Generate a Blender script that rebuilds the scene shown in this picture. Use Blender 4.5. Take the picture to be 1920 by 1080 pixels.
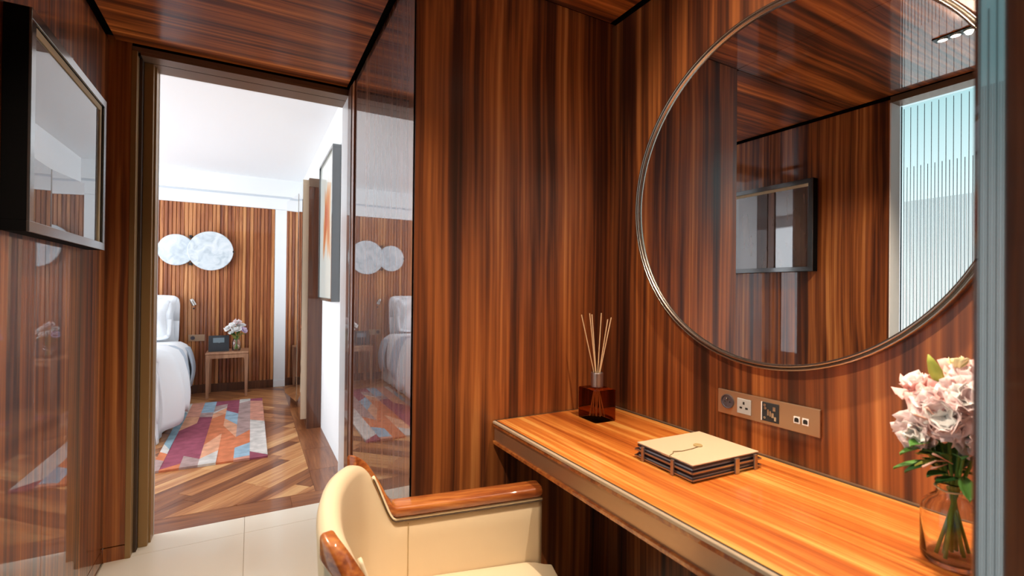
import bpy, bmesh, math, random
from mathutils import Vector, Matrix, noise
random.seed(7)
scene = bpy.context.scene
for o in list(bpy.data.objects):
    bpy.data.objects.remove(o)
C = scene.collection
R = math.radians

# ---------------------------------------------------------------- camera
F_PX = 887.34
CAM_Z = 1.285
yaw, pitch, roll = R(28.798), R(0.310), R(0.581)
fw = Vector((math.sin(yaw)*math.cos(pitch), math.cos(yaw)*math.cos(pitch), math.sin(pitch)))
rt0 = Vector((math.cos(yaw), -math.sin(yaw), 0))
dn0 = -rt0.cross(fw)
rt = math.cos(roll)*rt0 - math.sin(roll)*dn0
dn = math.sin(roll)*rt0 + math.cos(roll)*dn0
cam_d = bpy.data.cameras.new('camera')
cam = bpy.data.objects.new('camera', cam_d)
C.objects.link(cam)
m3 = Matrix((rt, -dn, -fw)).transposed()
cam.matrix_world = Matrix.Translation((0, 0, CAM_Z)) @ m3.to_4x4()
cam_d.sensor_width = 36
cam_d.lens = F_PX/1920*36
cam_d.clip_start = 0.02
cam_d.dof.use_dof = True
cam_d.dof.focus_distance = 2.2
cam_d.dof.aperture_fstop = 4.0
scene.camera = cam

# ---------------------------------------------------------------- world, light, exposure
w = bpy.data.worlds.new('world')
scene.world = w
w.use_nodes = True
_nt = w.node_tree
_tc = _nt.nodes.new('ShaderNodeTexCoord'); _sx = _nt.nodes.new('ShaderNodeSeparateXYZ')
_nt.links.new(_tc.outputs['Generated'], _sx.inputs[0])
_rp = _nt.nodes.new('ShaderNodeValToRGB'); _e = _rp.color_ramp.elements
_e[0].position = 0.0; _e[0].color = (1.15, 1.18, 1.20, 1)
_e[1].position = 0.34; _e[1].color = (0.42, 0.66, 0.70, 1)
_x = _e.new(0.12); _x.color = (1.0, 1.08, 1.12, 1)
_nt.links.new(_sx.outputs[2], _rp.inputs[0]); _nt.links.new(_rp.outputs[0], _nt.nodes['Background'].inputs[0])
_nt.nodes['Background'].inputs[1].default_value = 1.35
scene.view_settings.view_transform = 'Standard'
scene.view_settings.look = 'None'
scene.view_settings.exposure = 0.0
scene.view_settings.gamma = 1.0
scene.view_settings.use_curve_mapping = False

def area(name, loc, rot, sx, sy, power, col):
    d = bpy.data.lights.new(name, 'AREA')
    d.shape = 'RECTANGLE'; d.size = sx; d.size_y = sy; d.energy = power; d.color = col
    o = bpy.data.objects.new(name, d); C.objects.link(o)
    o.location = loc; o.rotation_euler = rot
    return o
DAY = (0.86, 0.93, 1.0)
# daylight entering the bedroom through its window wall
area('bedroom_daylight', (-3.93, 5.0, 1.35), (0, R(-90), 0), 2.3, 3.2, 178, DAY)

def spot(name, loc, target, power, angle, blend, col, rad=0.02):
    d = bpy.data.lights.new(name, 'SPOT')
    d.energy = power; d.spot_size = R(angle); d.spot_blend = blend; d.color = col; d.shadow_soft_size = rad
    o = bpy.data.objects.new(name, d); C.objects.link(o)
    o.location = loc
    o.rotation_euler = (Vector(target)-Vector(loc)).to_track_quat('-Z', 'Y').to_euler()
    return o
WARM = (1.0, 0.83, 0.63)

# ---------------------------------------------------------------- main planes (metres)
H = 2.44            # dressing-room ceiling
XL, XP, XR = -0.592, 0.485, 1.352
YC, YD, YT = 1.582, 2.84, 3.05
DESK = 0.80
XW, YB, HB = 0.575, 6.9, 2.70   # bedroom white wall, far wall, ceiling

# ---------------------------------------------------------------- materials
def new_mat(name):
    m = bpy.data.materials.new(name); m.use_nodes = True
    nt = m.node_tree
    return m, nt, nt.nodes['Principled BSDF']
def principled(name, col, rough=0.5, metal=0.0, coat=0.0, coat_rough=0.03, coat_ior=1.5, spec=0.5, emis=None, estr=0, trans=0, ior=1.45, sheen=0, bump=None):
    m, nt, b = new_mat(name)
    b.inputs['Base Color'].default_value = (*col, 1)
    b.inputs['Roughness'].default_value = rough
    b.inputs['Metallic'].default_value = metal
    b.inputs['Coat Weight'].default_value = coat
    b.inputs['Coat Roughness'].default_value = coat_rough
    b.inputs['Coat IOR'].default_value = coat_ior
    b.inputs['Specular IOR Level'].default_value = spec
    b.inputs['Transmission Weight'].default_value = trans
    b.inputs['IOR'].default_value = ior
    b.inputs['Sheen Weight'].default_value = sheen
    if emis:
        b.inputs['Emission Color'].default_value = (*emis, 1)
        b.inputs['Emission Strength'].default_value = estr
    if bump:
        n = nt.nodes.new('ShaderNodeTexNoise'); n.inputs['Scale'].default_value = bump[0]; n.inputs['Detail'].default_value = 3
        tc = nt.nodes.new('ShaderNodeTexCoord'); nt.links.new(tc.outputs['Object'], n.inputs['Vector'])
        bp = nt.nodes.new('ShaderNodeBump'); bp.inputs['Strength'].default_value = bump[1]; bp.inputs['Distance'].default_value = bump[2]
        nt.links.new(n.outputs['Fac'], bp.inputs['Height']); nt.links.new(bp.outputs['Normal'], b.inputs['Normal'])
    return m
def ramp_node(nt, stops):
    r = nt.nodes.new('ShaderNodeValToRGB')
    el = r.color_ramp.elements
    while len(el) > 1: el.remove(el[-1])
    el[0].position = stops[0][0]; el[0].color = (*stops[0][1], 1)
    for p, c in stops[1:]:
        e = el.new(p); e.color = (*c, 1)
    return r
def veneer(name, scale, stops, fine=5.0, coat=1.0, coat_ior=1.6, coat_rough=0.02, rough=0.4, coords='world', rand=0.0, warp=0.05, fine_mix=0.35, lacquer=0.0, tint=0.0):
    """striped veneer: noise stretched along the grain; the lacquer is the clear coat"""
    m, nt, b = new_mat(name)
    if coords == 'world':
        g = nt.nodes.new('ShaderNodeNewGeometry'); src = g.outputs['Position']
    else:
        g = nt.nodes.new('ShaderNodeTexCoord'); src = g.outputs['Object']
    L = nt.links
    if rand:
        oi = nt.nodes.new('ShaderNodeObjectInfo')
        mul = nt.nodes.new('ShaderNodeMath'); mul.operation = 'MULTIPLY'; mul.inputs[1].default_value = 37.0
        L.new(oi.outputs['Random'], mul.inputs[0])
        add0 = nt.nodes.new('ShaderNodeVectorMath'); add0.operation = 'ADD'
        L.new(src, add0.inputs[0]); L.new(mul.outputs[0], add0.inputs[1]); src = add0.outputs[0]
    wn = nt.nodes.new('ShaderNodeTexNoise'); wn.inputs['Scale'].default_value = 1.3; wn.inputs['Detail'].default_value = 1
    L.new(src, wn.inputs['Vector'])
    sub = nt.nodes.new('ShaderNodeVectorMath'); sub.operation = 'MULTIPLY_ADD'
    sub.inputs[1].default_value = (warp, warp, warp)
    L.new(wn.outputs['Color'], sub.inputs[0]); L.new(src, sub.inputs[2])
    mp = nt.nodes.new('ShaderNodeMapping'); mp.inputs['Scale'].default_value = scale
    L.new(sub.outputs[0], mp.inputs['Vector'])
    n1 = nt.nodes.new('ShaderNodeTexNoise'); n1.inputs['Scale'].default_value = 1.0; n1.inputs['Detail'].default_value = 3; n1.inputs['Roughness'].default_value = 0.62
    n2 = nt.nodes.new('ShaderNodeTexNoise'); n2.inputs['Scale'].default_value = fine; n2.inputs['Detail'].default_value = 4; n2.inputs['Roughness'].default_value = 0.65
    L.new(mp.outputs[0], n1.inputs['Vector']); L.new(mp.outputs[0], n2.inputs['Vector'])
    mx = nt.nodes.new('ShaderNodeMix'); mx.data_type = 'FLOAT'; mx.inputs[0].default_value = fine_mix
    L.new(n1.outputs['Fac'], mx.inputs[2]); L.new(n2.outputs['Fac'], mx.inputs[3])
    fac = mx.outputs[0]
    if rand:
        sh = nt.nodes.new('ShaderNodeMath'); sh.operation = 'MULTIPLY_ADD'; sh.inputs[1].default_value = rand; sh.inputs[2].default_value = -rand/2
        L.new(oi.outputs['Random'], sh.inputs[0])
        ad = nt.nodes.new('ShaderNodeMath'); ad.operation = 'ADD'
        L.new(fac, ad.inputs[0]); L.new(sh.outputs[0], ad.inputs[1]); fac = ad.outputs[0]
    rp = ramp_node(nt, stops)
    L.new(fac, rp.inputs[0]); L.new(rp.outputs[0], b.inputs['Base Color'])
    b.inputs['Roughness'].default_value = rough
    b.inputs['Specular IOR Level'].default_value = 0.3
    b.inputs['Coat Weight'].default_value = coat
    b.inputs['Coat Roughness'].default_value = coat_rough
    b.inputs['Coat IOR'].default_value = coat_ior
    return m
ROSE = [(0.32, (0.022, 0.006, 0.003)), (0.42, (0.075, 0.019, 0.007)), (0.50, (0.20, 0.055, 0.014)), (0.58, (0.36, 0.110, 0.026)), (0.68, (0.60, 0.24, 0.070))]
TEAK = [(0.33, (0.36, 0.068, 0.009)), (0.43, (0.57, 0.135, 0.018)), (0.54, (0.74, 0.225, 0.036)), (0.65, (0.92, 0.45, 0.11))]
FLOORW = [(0.25, (0.15, 0.045, 0.017)), (0.42, (0.30, 0.105, 0.036)), (0.58, (0.52, 0.22, 0.080)), (0.75, (0.72, 0.40, 0.17))]
M = {}
M['wall_wood'] = veneer('rosewood_veneer_vertical', (13, 13, 0.16), ROSE, fine=4, coat_ior=1.42, coat_rough=0.27, fine_mix=0.30, warp=0.03)
M['left_wood'] = veneer('rosewood_veneer_left_wall', (14, 14, 0.16), ROSE, fine=4, coat_ior=1.6, coat_rough=0.012, fine_mix=0.30, warp=0.03)
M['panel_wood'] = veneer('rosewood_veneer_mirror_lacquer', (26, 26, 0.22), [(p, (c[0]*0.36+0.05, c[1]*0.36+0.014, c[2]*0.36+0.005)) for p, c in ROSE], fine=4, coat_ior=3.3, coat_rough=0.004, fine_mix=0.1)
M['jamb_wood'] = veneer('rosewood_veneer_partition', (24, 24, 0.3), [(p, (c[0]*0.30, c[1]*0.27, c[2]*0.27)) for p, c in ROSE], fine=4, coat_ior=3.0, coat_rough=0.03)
M['ceil_wood'] = veneer('rosewood_veneer_ceiling', (0.25, 12, 12), [(p, (c[0]*1.55, c[1]*1.45, c[2]*1.2)) for p, c in ROSE], fine=4, coat_ior=1.6, coat_rough=0.008, fine_mix=0.3)
M['ceil_satin'] = veneer('rosewood_veneer_satin_ceiling', (0.25, 12, 12), [(p, (c[0]*1.6, c[1]*1.45, c[2]*1.2)) for p, c in ROSE], fine=4, coat=0.6, coat_ior=1.42, coat_rough=0.18, fine_mix=0.3)
M['desk_wood'] = veneer('teak_veneer_desktop', (20, 0.5, 5), TEAK, fine=4, coat_ior=1.5, coat_rough=0.12, warp=0.04)
M['slat_wood'] = veneer('rosewood_slat', (30, 30, 0.25), [(0.28, (0.12, 0.030, 0.013)), (0.45, (0.28, 0.082, 0.029)), (0.58, (0.45, 0.165, 0.056)), (0.72, (0.66, 0.31, 0.12))], fine=4, coat=0.5, rand=0.28)
M['dark_wood'] = veneer('dark_rosewood', (20, 20, 0.3), [(0.3, (0.035, 0.012, 0.007)), (0.5, (0.10, 0.033, 0.015)), (0.7, (0.17, 0.06, 0.025))], coat=0.6)
M['plank'] = veneer('walnut_plank', (14, 0.9, 5), FLOORW, fine=3, coat=0.35, coat_rough=0.12, coords='object', rand=0.42, warp=0.10, fine_mix=0.45)
M['floor_wood'] = veneer('walnut_floor', (10, 1.2, 5), FLOORW, fine=3, coat=0.35, coat_rough=0.12, warp=0.10)
M['chair_wood'] = veneer('polished_rosewood', (3, 26, 26), [(0.28, (0.13, 0.026, 0.008)), (0.45, (0.30, 0.075, 0.016)), (0.6, (0.48, 0.16, 0.035)), (0.75, (0.60, 0.25, 0.07))], fine=4, coords='object', coat_ior=1.6)
M['stand_wood'] = veneer('pale_walnut', (14, 14, 1.0), [(0.3, (0.25, 0.105, 0.055)), (0.5, (0.40, 0.20, 0.11)), (0.7, (0.55, 0.31, 0.18))], fine=4, coords='object', coat=0.3)
M['bronze'] = principled('brushed_bronze', (0.22, 0.14, 0.095), rough=0.34, metal=0.5, bump=(220, 0.05, 0.001))
M['bronze_olive'] = principled('olive_bronze_casing', (0.34, 0.205, 0.085), rough=0.35, metal=0.35)
M['jamb_lining'] = principled('painted_reflection_lining', (0.62, 0.63, 0.64), rough=0.3, metal=0.15)  # pale colour paints the bright bedroom's reflection onto the bronze lining
M['black_gap'] = principled('shadow_gap_black', (0.006, 0.005, 0.005), rough=0.9, spec=0.1)
M['white_paint'] = principled('white_wall_paint', (0.84, 0.86, 0.87), rough=0.7)
M['ceiling_white'] = principled('white_ceiling_paint', (0.86, 0.87, 0.88), rough=0.8)
M['tile'] = principled('cream_porcelain_tile', (0.90, 0.82, 0.69), rough=0.22, coat=0.2)
M['grout'] = principled('beige_grout', (0.55, 0.47, 0.36), rough=0.9)
M['mirror'] = principled('silvered_mirror', (0.90, 0.90, 0.90), rough=0.0, metal=1.0)
M['frame_bronze'] = principled('dark_nickel_frame', (0.46, 0.40, 0.35), rough=0.22, metal=1.0)
M['picture_black'] = principled('charcoal_matt_frame', (0.003, 0.003, 0.0035), rough=0.7, spec=0.08)
M['picture_grey'] = principled('slate_grey_frame', (0.026, 0.036, 0.042), rough=0.25, coat=1.0, coat_ior=2.0, coat_rough=0.12)
M['cream_mat'] = principled('cream_mat_board', (0.62, 0.52, 0.34), rough=0.8)
M['leather'] = principled('cream_leather', (0.72, 0.58, 0.40), rough=0.42, coat=0.08, coat_rough=0.3, bump=(260, 0.10, 0.0006))
M['piping'] = principled('ivory_leather_piping', (0.80, 0.70, 0.50), rough=0.5)
M['seam'] = principled('dark_brown_seam', (0.06, 0.035, 0.02), rough=0.7)
M['linen'] = principled('white_bed_linen', (0.84, 0.88, 0.92), rough=0.85, sheen=0.2)
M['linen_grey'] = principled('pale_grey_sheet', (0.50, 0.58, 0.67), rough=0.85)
M['cornice_grey'] = principled('painted_cornice_shadow', (0.62, 0.67, 0.72), rough=0.8)  # grey for the shadow line painted above the cornice
M['chrome'] = principled('satin_chrome', (0.55, 0.53, 0.50), rough=0.22, metal=1.0)
M['black'] = principled('black_plastic', (0.012, 0.013, 0.015), rough=0.35)
M['dark_card'] = principled('charcoal_card', (0.020, 0.024, 0.030), rough=0.5)
M['grey_print'] = principled('grey_blue_print', (0.16, 0.21, 0.24), rough=0.5)
M['grey_plastic'] = principled('grey_plastic', (0.40, 0.40, 0.40), rough=0.4)
M['socket_dark'] = principled('plum_grey_plastic', (0.075, 0.062, 0.075), rough=0.35)
M['plate'] = principled('brushed_bronze_plate', (0.44, 0.29, 0.185), rough=0.36, metal=0.75, bump=(300, 0.05, 0.0006))
M['white_plastic'] = principled('white_plastic', (0.8, 0.8, 0.8), rough=0.3)
M['beige_edge'] = principled('champagne_edge', (0.58, 0.45, 0.32), rough=0.35, metal=0.2)
M['reed'] = principled('rattan_reed', (0.78, 0.56, 0.33), rough=0.7)
M['collar'] = principled('pewter_collar', (0.42, 0.37, 0.38), rough=0.32, metal=0.9)
M['folder'] = principled('tan_leather_folder', (0.64, 0.47, 0.31), rough=0.5, bump=(200, 0.06, 0.0005))
M['navy'] = principled('navy_card', (0.025, 0.025, 0.06), rough=0.5)
M['page'] = principled('blue_white_pages', (0.62, 0.67, 0.78), rough=0.7)
M['brown_card'] = principled('dark_brown_leather', (0.055, 0.025, 0.018), rough=0.5)
M['holder'] = principled('pewter_clip', (0.42, 0.36, 0.33), rough=0.3, metal=0.9)
M['button'] = principled('olive_leather_button', (0.42, 0.29, 0.12), rough=0.5)
M['cord'] = principled('brown_cord', (0.22, 0.15, 0.07), rough=0.8)
M['leaf'] = principled('green_leaf', (0.085, 0.23, 0.040), rough=0.45)
M['leaf_dark'] = principled('dark_green_leaf', (0.035, 0.12, 0.030), rough=0.45)
M['leaf_lime'] = principled('lime_bud', (0.42, 0.47, 0.085), rough=0.5)
M['stem'] = principled('green_stem', (0.13, 0.27, 0.045), rough=0.5)
M['pink'] = principled('pink_petal', (0.86, 0.46, 0.43), rough=0.6, sheen=0.2)
M['pink_pale'] = principled('pale_pink_petal', (0.86, 0.68, 0.68), rough=0.6, sheen=0.2)
M['white_petal'] = principled('white_petal', (0.88, 0.86, 0.84), rough=0.6)
M['lilac_petal'] = principled('lilac_petal', (0.74, 0.58, 0.78), rough=0.6)
M['cream_petal'] = principled('cream_petal', (0.86, 0.80, 0.46), rough=0.6)
M['tendril'] = principled('pink_tendril', (0.72, 0.42, 0.34), rough=0.6)
M['raffia'] = principled('raffia_tie', (0.78, 0.66, 0.42), rough=0.8)
M['glass'] = principled('clear_glass', (1, 1, 1), rough=0.0, trans=1.0, ior=1.45)
M['water'] = principled('vase_water', (0.97, 1.0, 0.98), rough=0.0, trans=1.0, ior=1.33)
M['amber'] = principled('amber_brown_glass', (0.36, 0.12, 0.05), rough=0.0, trans=1.0, ior=1.12)
M['frit'] = principled('frit_line_grey', (0.055, 0.065, 0.07), rough=0.6)
M['frit_fine'] = principled('frit_line_pale', (0.72, 0.72, 0.76), rough=0.6)
M['pane'] = None
def thin_glass(name, tint):
    """architectural pane: straight-through glass with a Fresnel reflection"""
    m, nt, b = new_mat(name)
    nt.nodes.remove(b)
    out = nt.nodes['Material Output']
    tr = nt.nodes.new('ShaderNodeBsdfTransparent'); tr.inputs[0].default_value = (*tint, 1)
    gl = nt.nodes.new('ShaderNodeBsdfGlossy'); gl.inputs['Roughness'].default_value = 0.0
    fr = nt.nodes.new('ShaderNodeFresnel'); fr.inputs[0].default_value = 1.45
    mx = nt.nodes.new('ShaderNodeMixShader')
    nt.links.new(fr.outputs[0], mx.inputs[0]); nt.links.new(tr.outputs[0], mx.inputs[1]); nt.links.new(gl.outputs[0], mx.inputs[2])
    nt.links.new(mx.outputs[0], out.inputs[0])
    return m
M['pane'] = thin_glass('clear_pane', (0.90, 0.97, 0.97))
def alabaster():
    m, nt, b = new_mat('alabaster')
    tc = nt.nodes.new('ShaderNodeTexCoord'); n = nt.nodes.new('ShaderNodeTexNoise')
    n.inputs['Scale'].default_value = 9; n.inputs['Detail'].default_value = 5; n.inputs['Distortion'].default_value = 1.2
    nt.links.new(tc.outputs['Object'], n.inputs['Vector'])
    rp = ramp_node(nt, [(0.35, (0.46, 0.53, 0.58)), (0.5, (0.60, 0.66, 0.70)), (0.65, (0.70, 0.74, 0.77))])
    nt.links.new(n.outputs['Fac'], rp.inputs[0]); nt.links.new(rp.outputs[0], b.inputs['Base Color'])
    nt.links.new(rp.outputs[0], b.inputs['Emission Color']); b.inputs['Emission Strength'].default_value = 0.03
    b.inputs['Roughness'].default_value = 0.35
    return m
M['alabaster'] = alabaster()
def picture_glazed():
    m, nt, b = new_mat('dark_artwork_behind_glass')
    tc = nt.nodes.new('ShaderNodeTexCoord'); n = nt.nodes.new('ShaderNodeTexNoise')
    n.inputs['Scale'].default_value = 3; n.inputs['Detail'].default_value = 5
    mp = nt.nodes.new('ShaderNodeMapping'); mp.inputs['Scale'].default_value = (1, 4, 0.7)
    nt.links.new(tc.outputs['Object'], mp.inputs[0]); nt.links.new(mp.outputs[0], n.inputs['Vector'])
    rp = ramp_node(nt, [(0.35, (0.018, 0.010, 0.008)), (0.55, (0.055, 0.026, 0.017)), (0.7, (0.10, 0.05, 0.03))])
    nt.links.new(n.outputs['Fac'], rp.inputs[0]); nt.links.new(rp.outputs[0], b.inputs['Base Color'])
    b.inputs['Roughness'].default_value = 0.6
    b.inputs['Coat Weight'].default_value = 1.0; b.inputs['Coat Roughness'].default_value = 0.0; b.inputs['Coat IOR'].default_value = 2.6
    return m
M['art_dark'] = picture_glazed()
def watercolour():
    m, nt, b = new_mat('abstract_watercolour')
    tc = nt.nodes.new('ShaderNodeTexCoord'); L = nt.links
    n = nt.nodes.new('ShaderNodeTexNoise'); n.inputs['Scale'].default_value = 5; n.inputs['Detail'].default_value = 4
    mp = nt.nodes.new('ShaderNodeMapping'); mp.inputs['Scale'].default_value = (1, 1.6, 0.5)
    L.new(tc.outputs['Object'], mp.inputs[0]); L.new(mp.outputs[0], n.inputs['Vector'])
    sx = nt.nodes.new('ShaderNodeSeparateXYZ'); L.new(tc.outputs['Object'], sx.inputs[0])
    # a splash of orange around the middle of the sheet, pale green beneath it
    def band(sock, c, wdt):
        a = nt.nodes.new('ShaderNodeMath'); a.operation = 'SUBTRACT'; L.new(sock, a.inputs[0]); a.inputs[1].default_value = c
        d = nt.nodes.new('ShaderNodeMath'); d.operation = 'ABSOLUTE'; L.new(a.outputs[0], d.inputs[0])
        e = nt.nodes.new('ShaderNodeMath'); e.operation = 'DIVIDE'; L.new(d.outputs[0], e.inputs[0]); e.inputs[1].default_value = wdt
        return e.outputs[0]
    mx = nt.nodes.new('ShaderNodeMath'); mx.operation = 'MAXIMUM'
    L.new(band(sx.outputs[2], 0.07, 0.30), mx.inputs[0]); L.new(band(sx.outputs[1], -0.02, 0.22), mx.inputs[1])
    ns = nt.nodes.new('ShaderNodeMath'); ns.operation = 'MULTIPLY_ADD'; L.new(n.outputs['Fac'], ns.inputs[0]); ns.inputs[1].default_value = 1.6; L.new(mx.outputs[0], ns.inputs[2])
    rp = ramp_node(nt, [(0.55, (0.60, 0.10, 0.025)), (0.70, (0.72, 0.26, 0.07)), (0.84, (0.80, 0.50, 0.30)), (0.97, (0.74, 0.78, 0.72))])
    dv = nt.nodes.new('ShaderNodeMath'); dv.operation = 'DIVIDE'; dv.inputs[1].default_value = 1.8
    L.new(ns.outputs[0], dv.inputs[0]); L.new(dv.outputs[0], rp.inputs[0]); L.new(rp.outputs[0], b.inputs['Base Color'])
    b.inputs['Roughness'].default_value = 0.7
    b.inputs['Coat Weight'].default_value = 1.0; b.inputs['Coat Roughness'].default_value = 0.0; b.inputs['Coat IOR'].default_value = 1.4
    return m
M['art_paint'] = watercolour()

# ---------------------------------------------------------------- mesh helpers
class MB:
    def __init__(s): s.v = []; s.f = []; s.mi = []
    def add(s, vs, fs, mi=0):
        n = len(s.v); s.v += [tuple(p) for p in vs]; s.f += [tuple(i+n for i in f) for f in fs]; s.mi += [mi]*len(fs); return s
    def box(s, x0, x1, y0, y1, z0, z1, mi=0):
        if x0 > x1: x0, x1 = x1, x0
        if y0 > y1: y0, y1 = y1, y0
        if z0 > z1: z0, z1 = z1, z0
        return s.add([(x0,y0,z0),(x1,y0,z0),(x1,y1,z0),(x0,y1,z0),(x0,y0,z1),(x1,y0,z1),(x1,y1,z1),(x0,y1,z1)],
                     [(0,3,2,1),(4,5,6,7),(0,1,5,4),(1,2,6,5),(2,3,7,6),(3,0,4,7)], mi)
    def prism(s, poly, z0, z1, mi=0):
        n = len(poly)
        area2 = sum(poly[i][0]*poly[(i+1)%n][1]-poly[(i+1)%n][0]*poly[i][1] for i in range(n))
        if area2 < 0: poly = poly[::-1]
        vs = [(x,y,z0) for x,y in poly]+[(x,y,z1) for x,y in poly]
        return s.add(vs, [tuple(range(n))[::-1], tuple(range(n,2*n))]+[(i,(i+1)%n,(i+1)%n+n,i+n) for i in range(n)], mi)
    def lathe(s, prof, seg=32, c=(0,0,0), axis='Z', mi=0, closed=False):
        vs = []
        for r, z in prof:
            for k in range(seg):
                a = 2*math.pi*k/seg
                p = (r*math.cos(a), r*math.sin(a), z)
                if axis == 'X': p = (p[2], p[0], p[1])
                elif axis == 'Y': p = (p[1], p[2], p[0])
                vs.append((p[0]+c[0], p[1]+c[1], p[2]+c[2]))
        fs = []; m = len(prof)
        for i in range(m if closed else m-1):
            j = (i+1) % m
            for k in range(seg):
                fs.append((i*seg+k, i*seg+(k+1)%seg, j*seg+(k+1)%seg, j*seg+k))
        if not closed:
            fs.append(tuple(range(seg))[::-1]); fs.append(tuple(range((m-1)*seg, m*seg)))
        return s.add(vs, fs, mi)
    def tube(s, path, rad, seg=8, mi=0, flat=1.0):
        path = [Vector(p) for p in path]; n = len(path)
        rads = rad if isinstance(rad, (list, tuple)) else [rad]*n
        vs = []; ref = None
        for i, p in enumerate(path):
            t = (path[min(i+1,n-1)]-path[max(i-1,0)]).normalized()
            if ref is None:
                ref = Vector((0,0,1)) if abs(t.z) < .9 else Vector((1,0,0))
            a = t.cross(ref).normalized(); b = a.cross(t).normalized(); ref = b
            for k in range(seg):
                an = 2*math.pi*k/seg
                vs.append(p+a*math.cos(an)*rads[i]+b*math.sin(an)*rads[i]*flat)
        fs = [(i*seg+k, i*seg+(k+1)%seg, (i+1)*seg+(k+1)%seg, (i+1)*seg+k) for i in range(n-1) for k in range(seg)]
        fs += [tuple(range(seg))[::-1], tuple(range((n-1)*seg, n*seg))]
        return s.add(vs, fs, mi)
    def grid(s, fn, nu, nv, mi=0):
        vs = [fn(i/(nu-1), j/(nv-1)) for j in range(nv) for i in range(nu)]
        fs = [(j*nu+i, j*nu+i+1, (j+1)*nu+i+1, (j+1)*nu+i) for j in range(nv-1) for i in range(nu-1)]
        return s.add(vs, fs, mi)
    def sweep(s, sections, mi=0, cap=True):
        n = len(sections[0]); vs = [p for sec in sections for p in sec]
        fs = [(i*n+k, i*n+(k+1)%n, (i+1)*n+(k+1)%n, (i+1)*n+k) for i in range(len(sections)-1) for k in range(n)]
        if cap: fs += [tuple(range(n))[::-1], tuple(range((len(sections)-1)*n, len(sections)*n))]
        return s.add(vs, fs, mi)
    def mesh(s, name, mats):
        me = bpy.data.meshes.new(name); me.from_pydata(s.v, [], s.f); 
        for m in mats: me.materials.append(m)
        for p, i in zip(me.polygons, s.mi): p.material_index = i
        bm = bmesh.new(); bm.from_mesh(me); bmesh.ops.recalc_face_normals(bm, faces=bm.faces); bm.to_mesh(me); bm.free()
        me.update(); return me
def link(name, me, parent=None, loc=None, rot=None):
    o = bpy.data.objects.new(name, me); C.objects.link(o)
    if parent: o.parent = parent
    if loc: o.location = loc
    if rot: o.rotation_euler = rot
    return o
def obj(name, mb, mat, parent=None, bevel=0, smooth=False, subsurf=0, solid=0, loc=None, rot=None, seg=2):
    mats = mat if isinstance(mat, (list, tuple)) else [mat]
    me = mb.mesh(name, mats)
    if smooth:
        for p in me.polygons: p.use_smooth = True
    o = link(name, me, parent, loc, rot)
    if solid:
        md = o.modifiers.new('solid', 'SOLIDIFY'); md.thickness = solid; md.offset = 0
    if bevel:
        md = o.modifiers.new('bevel', 'BEVEL'); md.width = bevel; md.segments = seg; md.limit_method = 'ANGLE'; md.angle_limit = R(40)
    if subsurf:
        md = o.modifiers.new('sub', 'SUBSURF'); md.levels = subsurf; md.render_levels = subsurf
    return o
def thing(name, label, cat, loc=(0,0,0), rz=0, group=None):
    o = bpy.data.objects.new(name, None); C.objects.link(o); o.empty_display_size = 0.1
    o.location = loc; o.rotation_euler = (0,0,rz); o['label'] = label; o['category'] = cat
    if group: o['group'] = group
    return o
def tag(o, label, cat, group=None):
    o['label'] = label; o['category'] = cat
    if group: o['group'] = group
    return o
def struct(name, mb, mat, label=None, cat=None, **k):
    o = obj(name, mb, mat, **k); o['kind'] = 'structure'
    if label: o['label'] = label
    if cat: o['category'] = cat
    return o
def B(*a): return MB().box(*a)

# ================================================================ DRESSING ROOM SHELL
YN = -1.6     # wall behind the camera
# floor with cream tiles
floor = struct('floor', B(XL-0.3, XR+0.1, YN-0.1, YT, -0.06, -0.004), M['grout'], 'cream tiled floor of the dressing room', 'floor')
xs = [XL+0.003, -0.02, 0.58, 1.18, XR-0.003]
ys = [YN, -1.35, -0.75, -0.15, 0.45, 1.05, 1.65, 2.25, 2.85, YT-0.002]
for i in range(len(xs)-1):
    for j in range(len(ys)-1):
        g = 0.0012
        obj('tile', B(xs[i]+g, xs[i+1]-g, ys[j]+g, ys[j+1]-g, -0.004, 0.0), M['tile'], floor)
# left wall: wood panels either side of the fritted pane, shadow gap, glossy base
wl = struct('wall_left', B(XL-0.11, XL-0.03, 1.36, YD+0.1, 0, 2.52), M['black_gap'], 'glossy striped rosewood wall on the left', 'wall')
for a, b in ((1.363, 2.088), (2.091, YD)):
    obj('panel', B(XL-0.03, XL, a, b, 0.070, 2.424), M['left_wood'], wl)
obj('panel', B(XL-0.03, XL, YN, 0.42, 0.070, 2.424), M['left_wood'], wl)
obj('backing', B(XL-0.11, XL-0.03, YN, 0.42, 0, 2.52), M['black_gap'], wl)
obj('backing', B(XL-0.11, XL-0.03, 0.42, 1.36, 2.441, 2.52), M['black_gap'], wl)
bl = struct('baseboard_left', B(XL-0.03, XL-0.001, 1.363, YD, 0, 0.064), M['left_wood'], 'polished wood baseboard under the left wall', 'baseboard')
obj('baseboard_run', B(XL-0.03, XL-0.001, YN, 0.42, 0, 0.064), M['left_wood'], bl)
# dark beam over the fritted pane
struct('trim_1', B(XL-0.11, XL, 0.42, 1.36, 2.405, 2.44), M['bronze'], 'dark bronze beam above the fritted glass pane', 'trim')
# door wall
wd = struct('wall_door', B(XL-0.03, -0.512, YD, YT, 0.069, 2.46), M['wall_wood'], 'narrow rosewood wall strip left of the bedroom doorway', 'wall')
struct('baseboard_door', B(XL, -0.512, YD-0.001, YT, 0, 0.064), M['wall_wood'], 'low wood base under the wall strip beside the doorway', 'baseboard')
obj('gap', B(XL, -0.512, YD+0.008, YT, 0.064, 0.069), M['black_gap'], wd)
obj('head_backing', B(-0.60, XP+0.02, YD+0.012, YT-0.02, 2.394, 2.46), M['black_gap'], wd)
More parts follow.
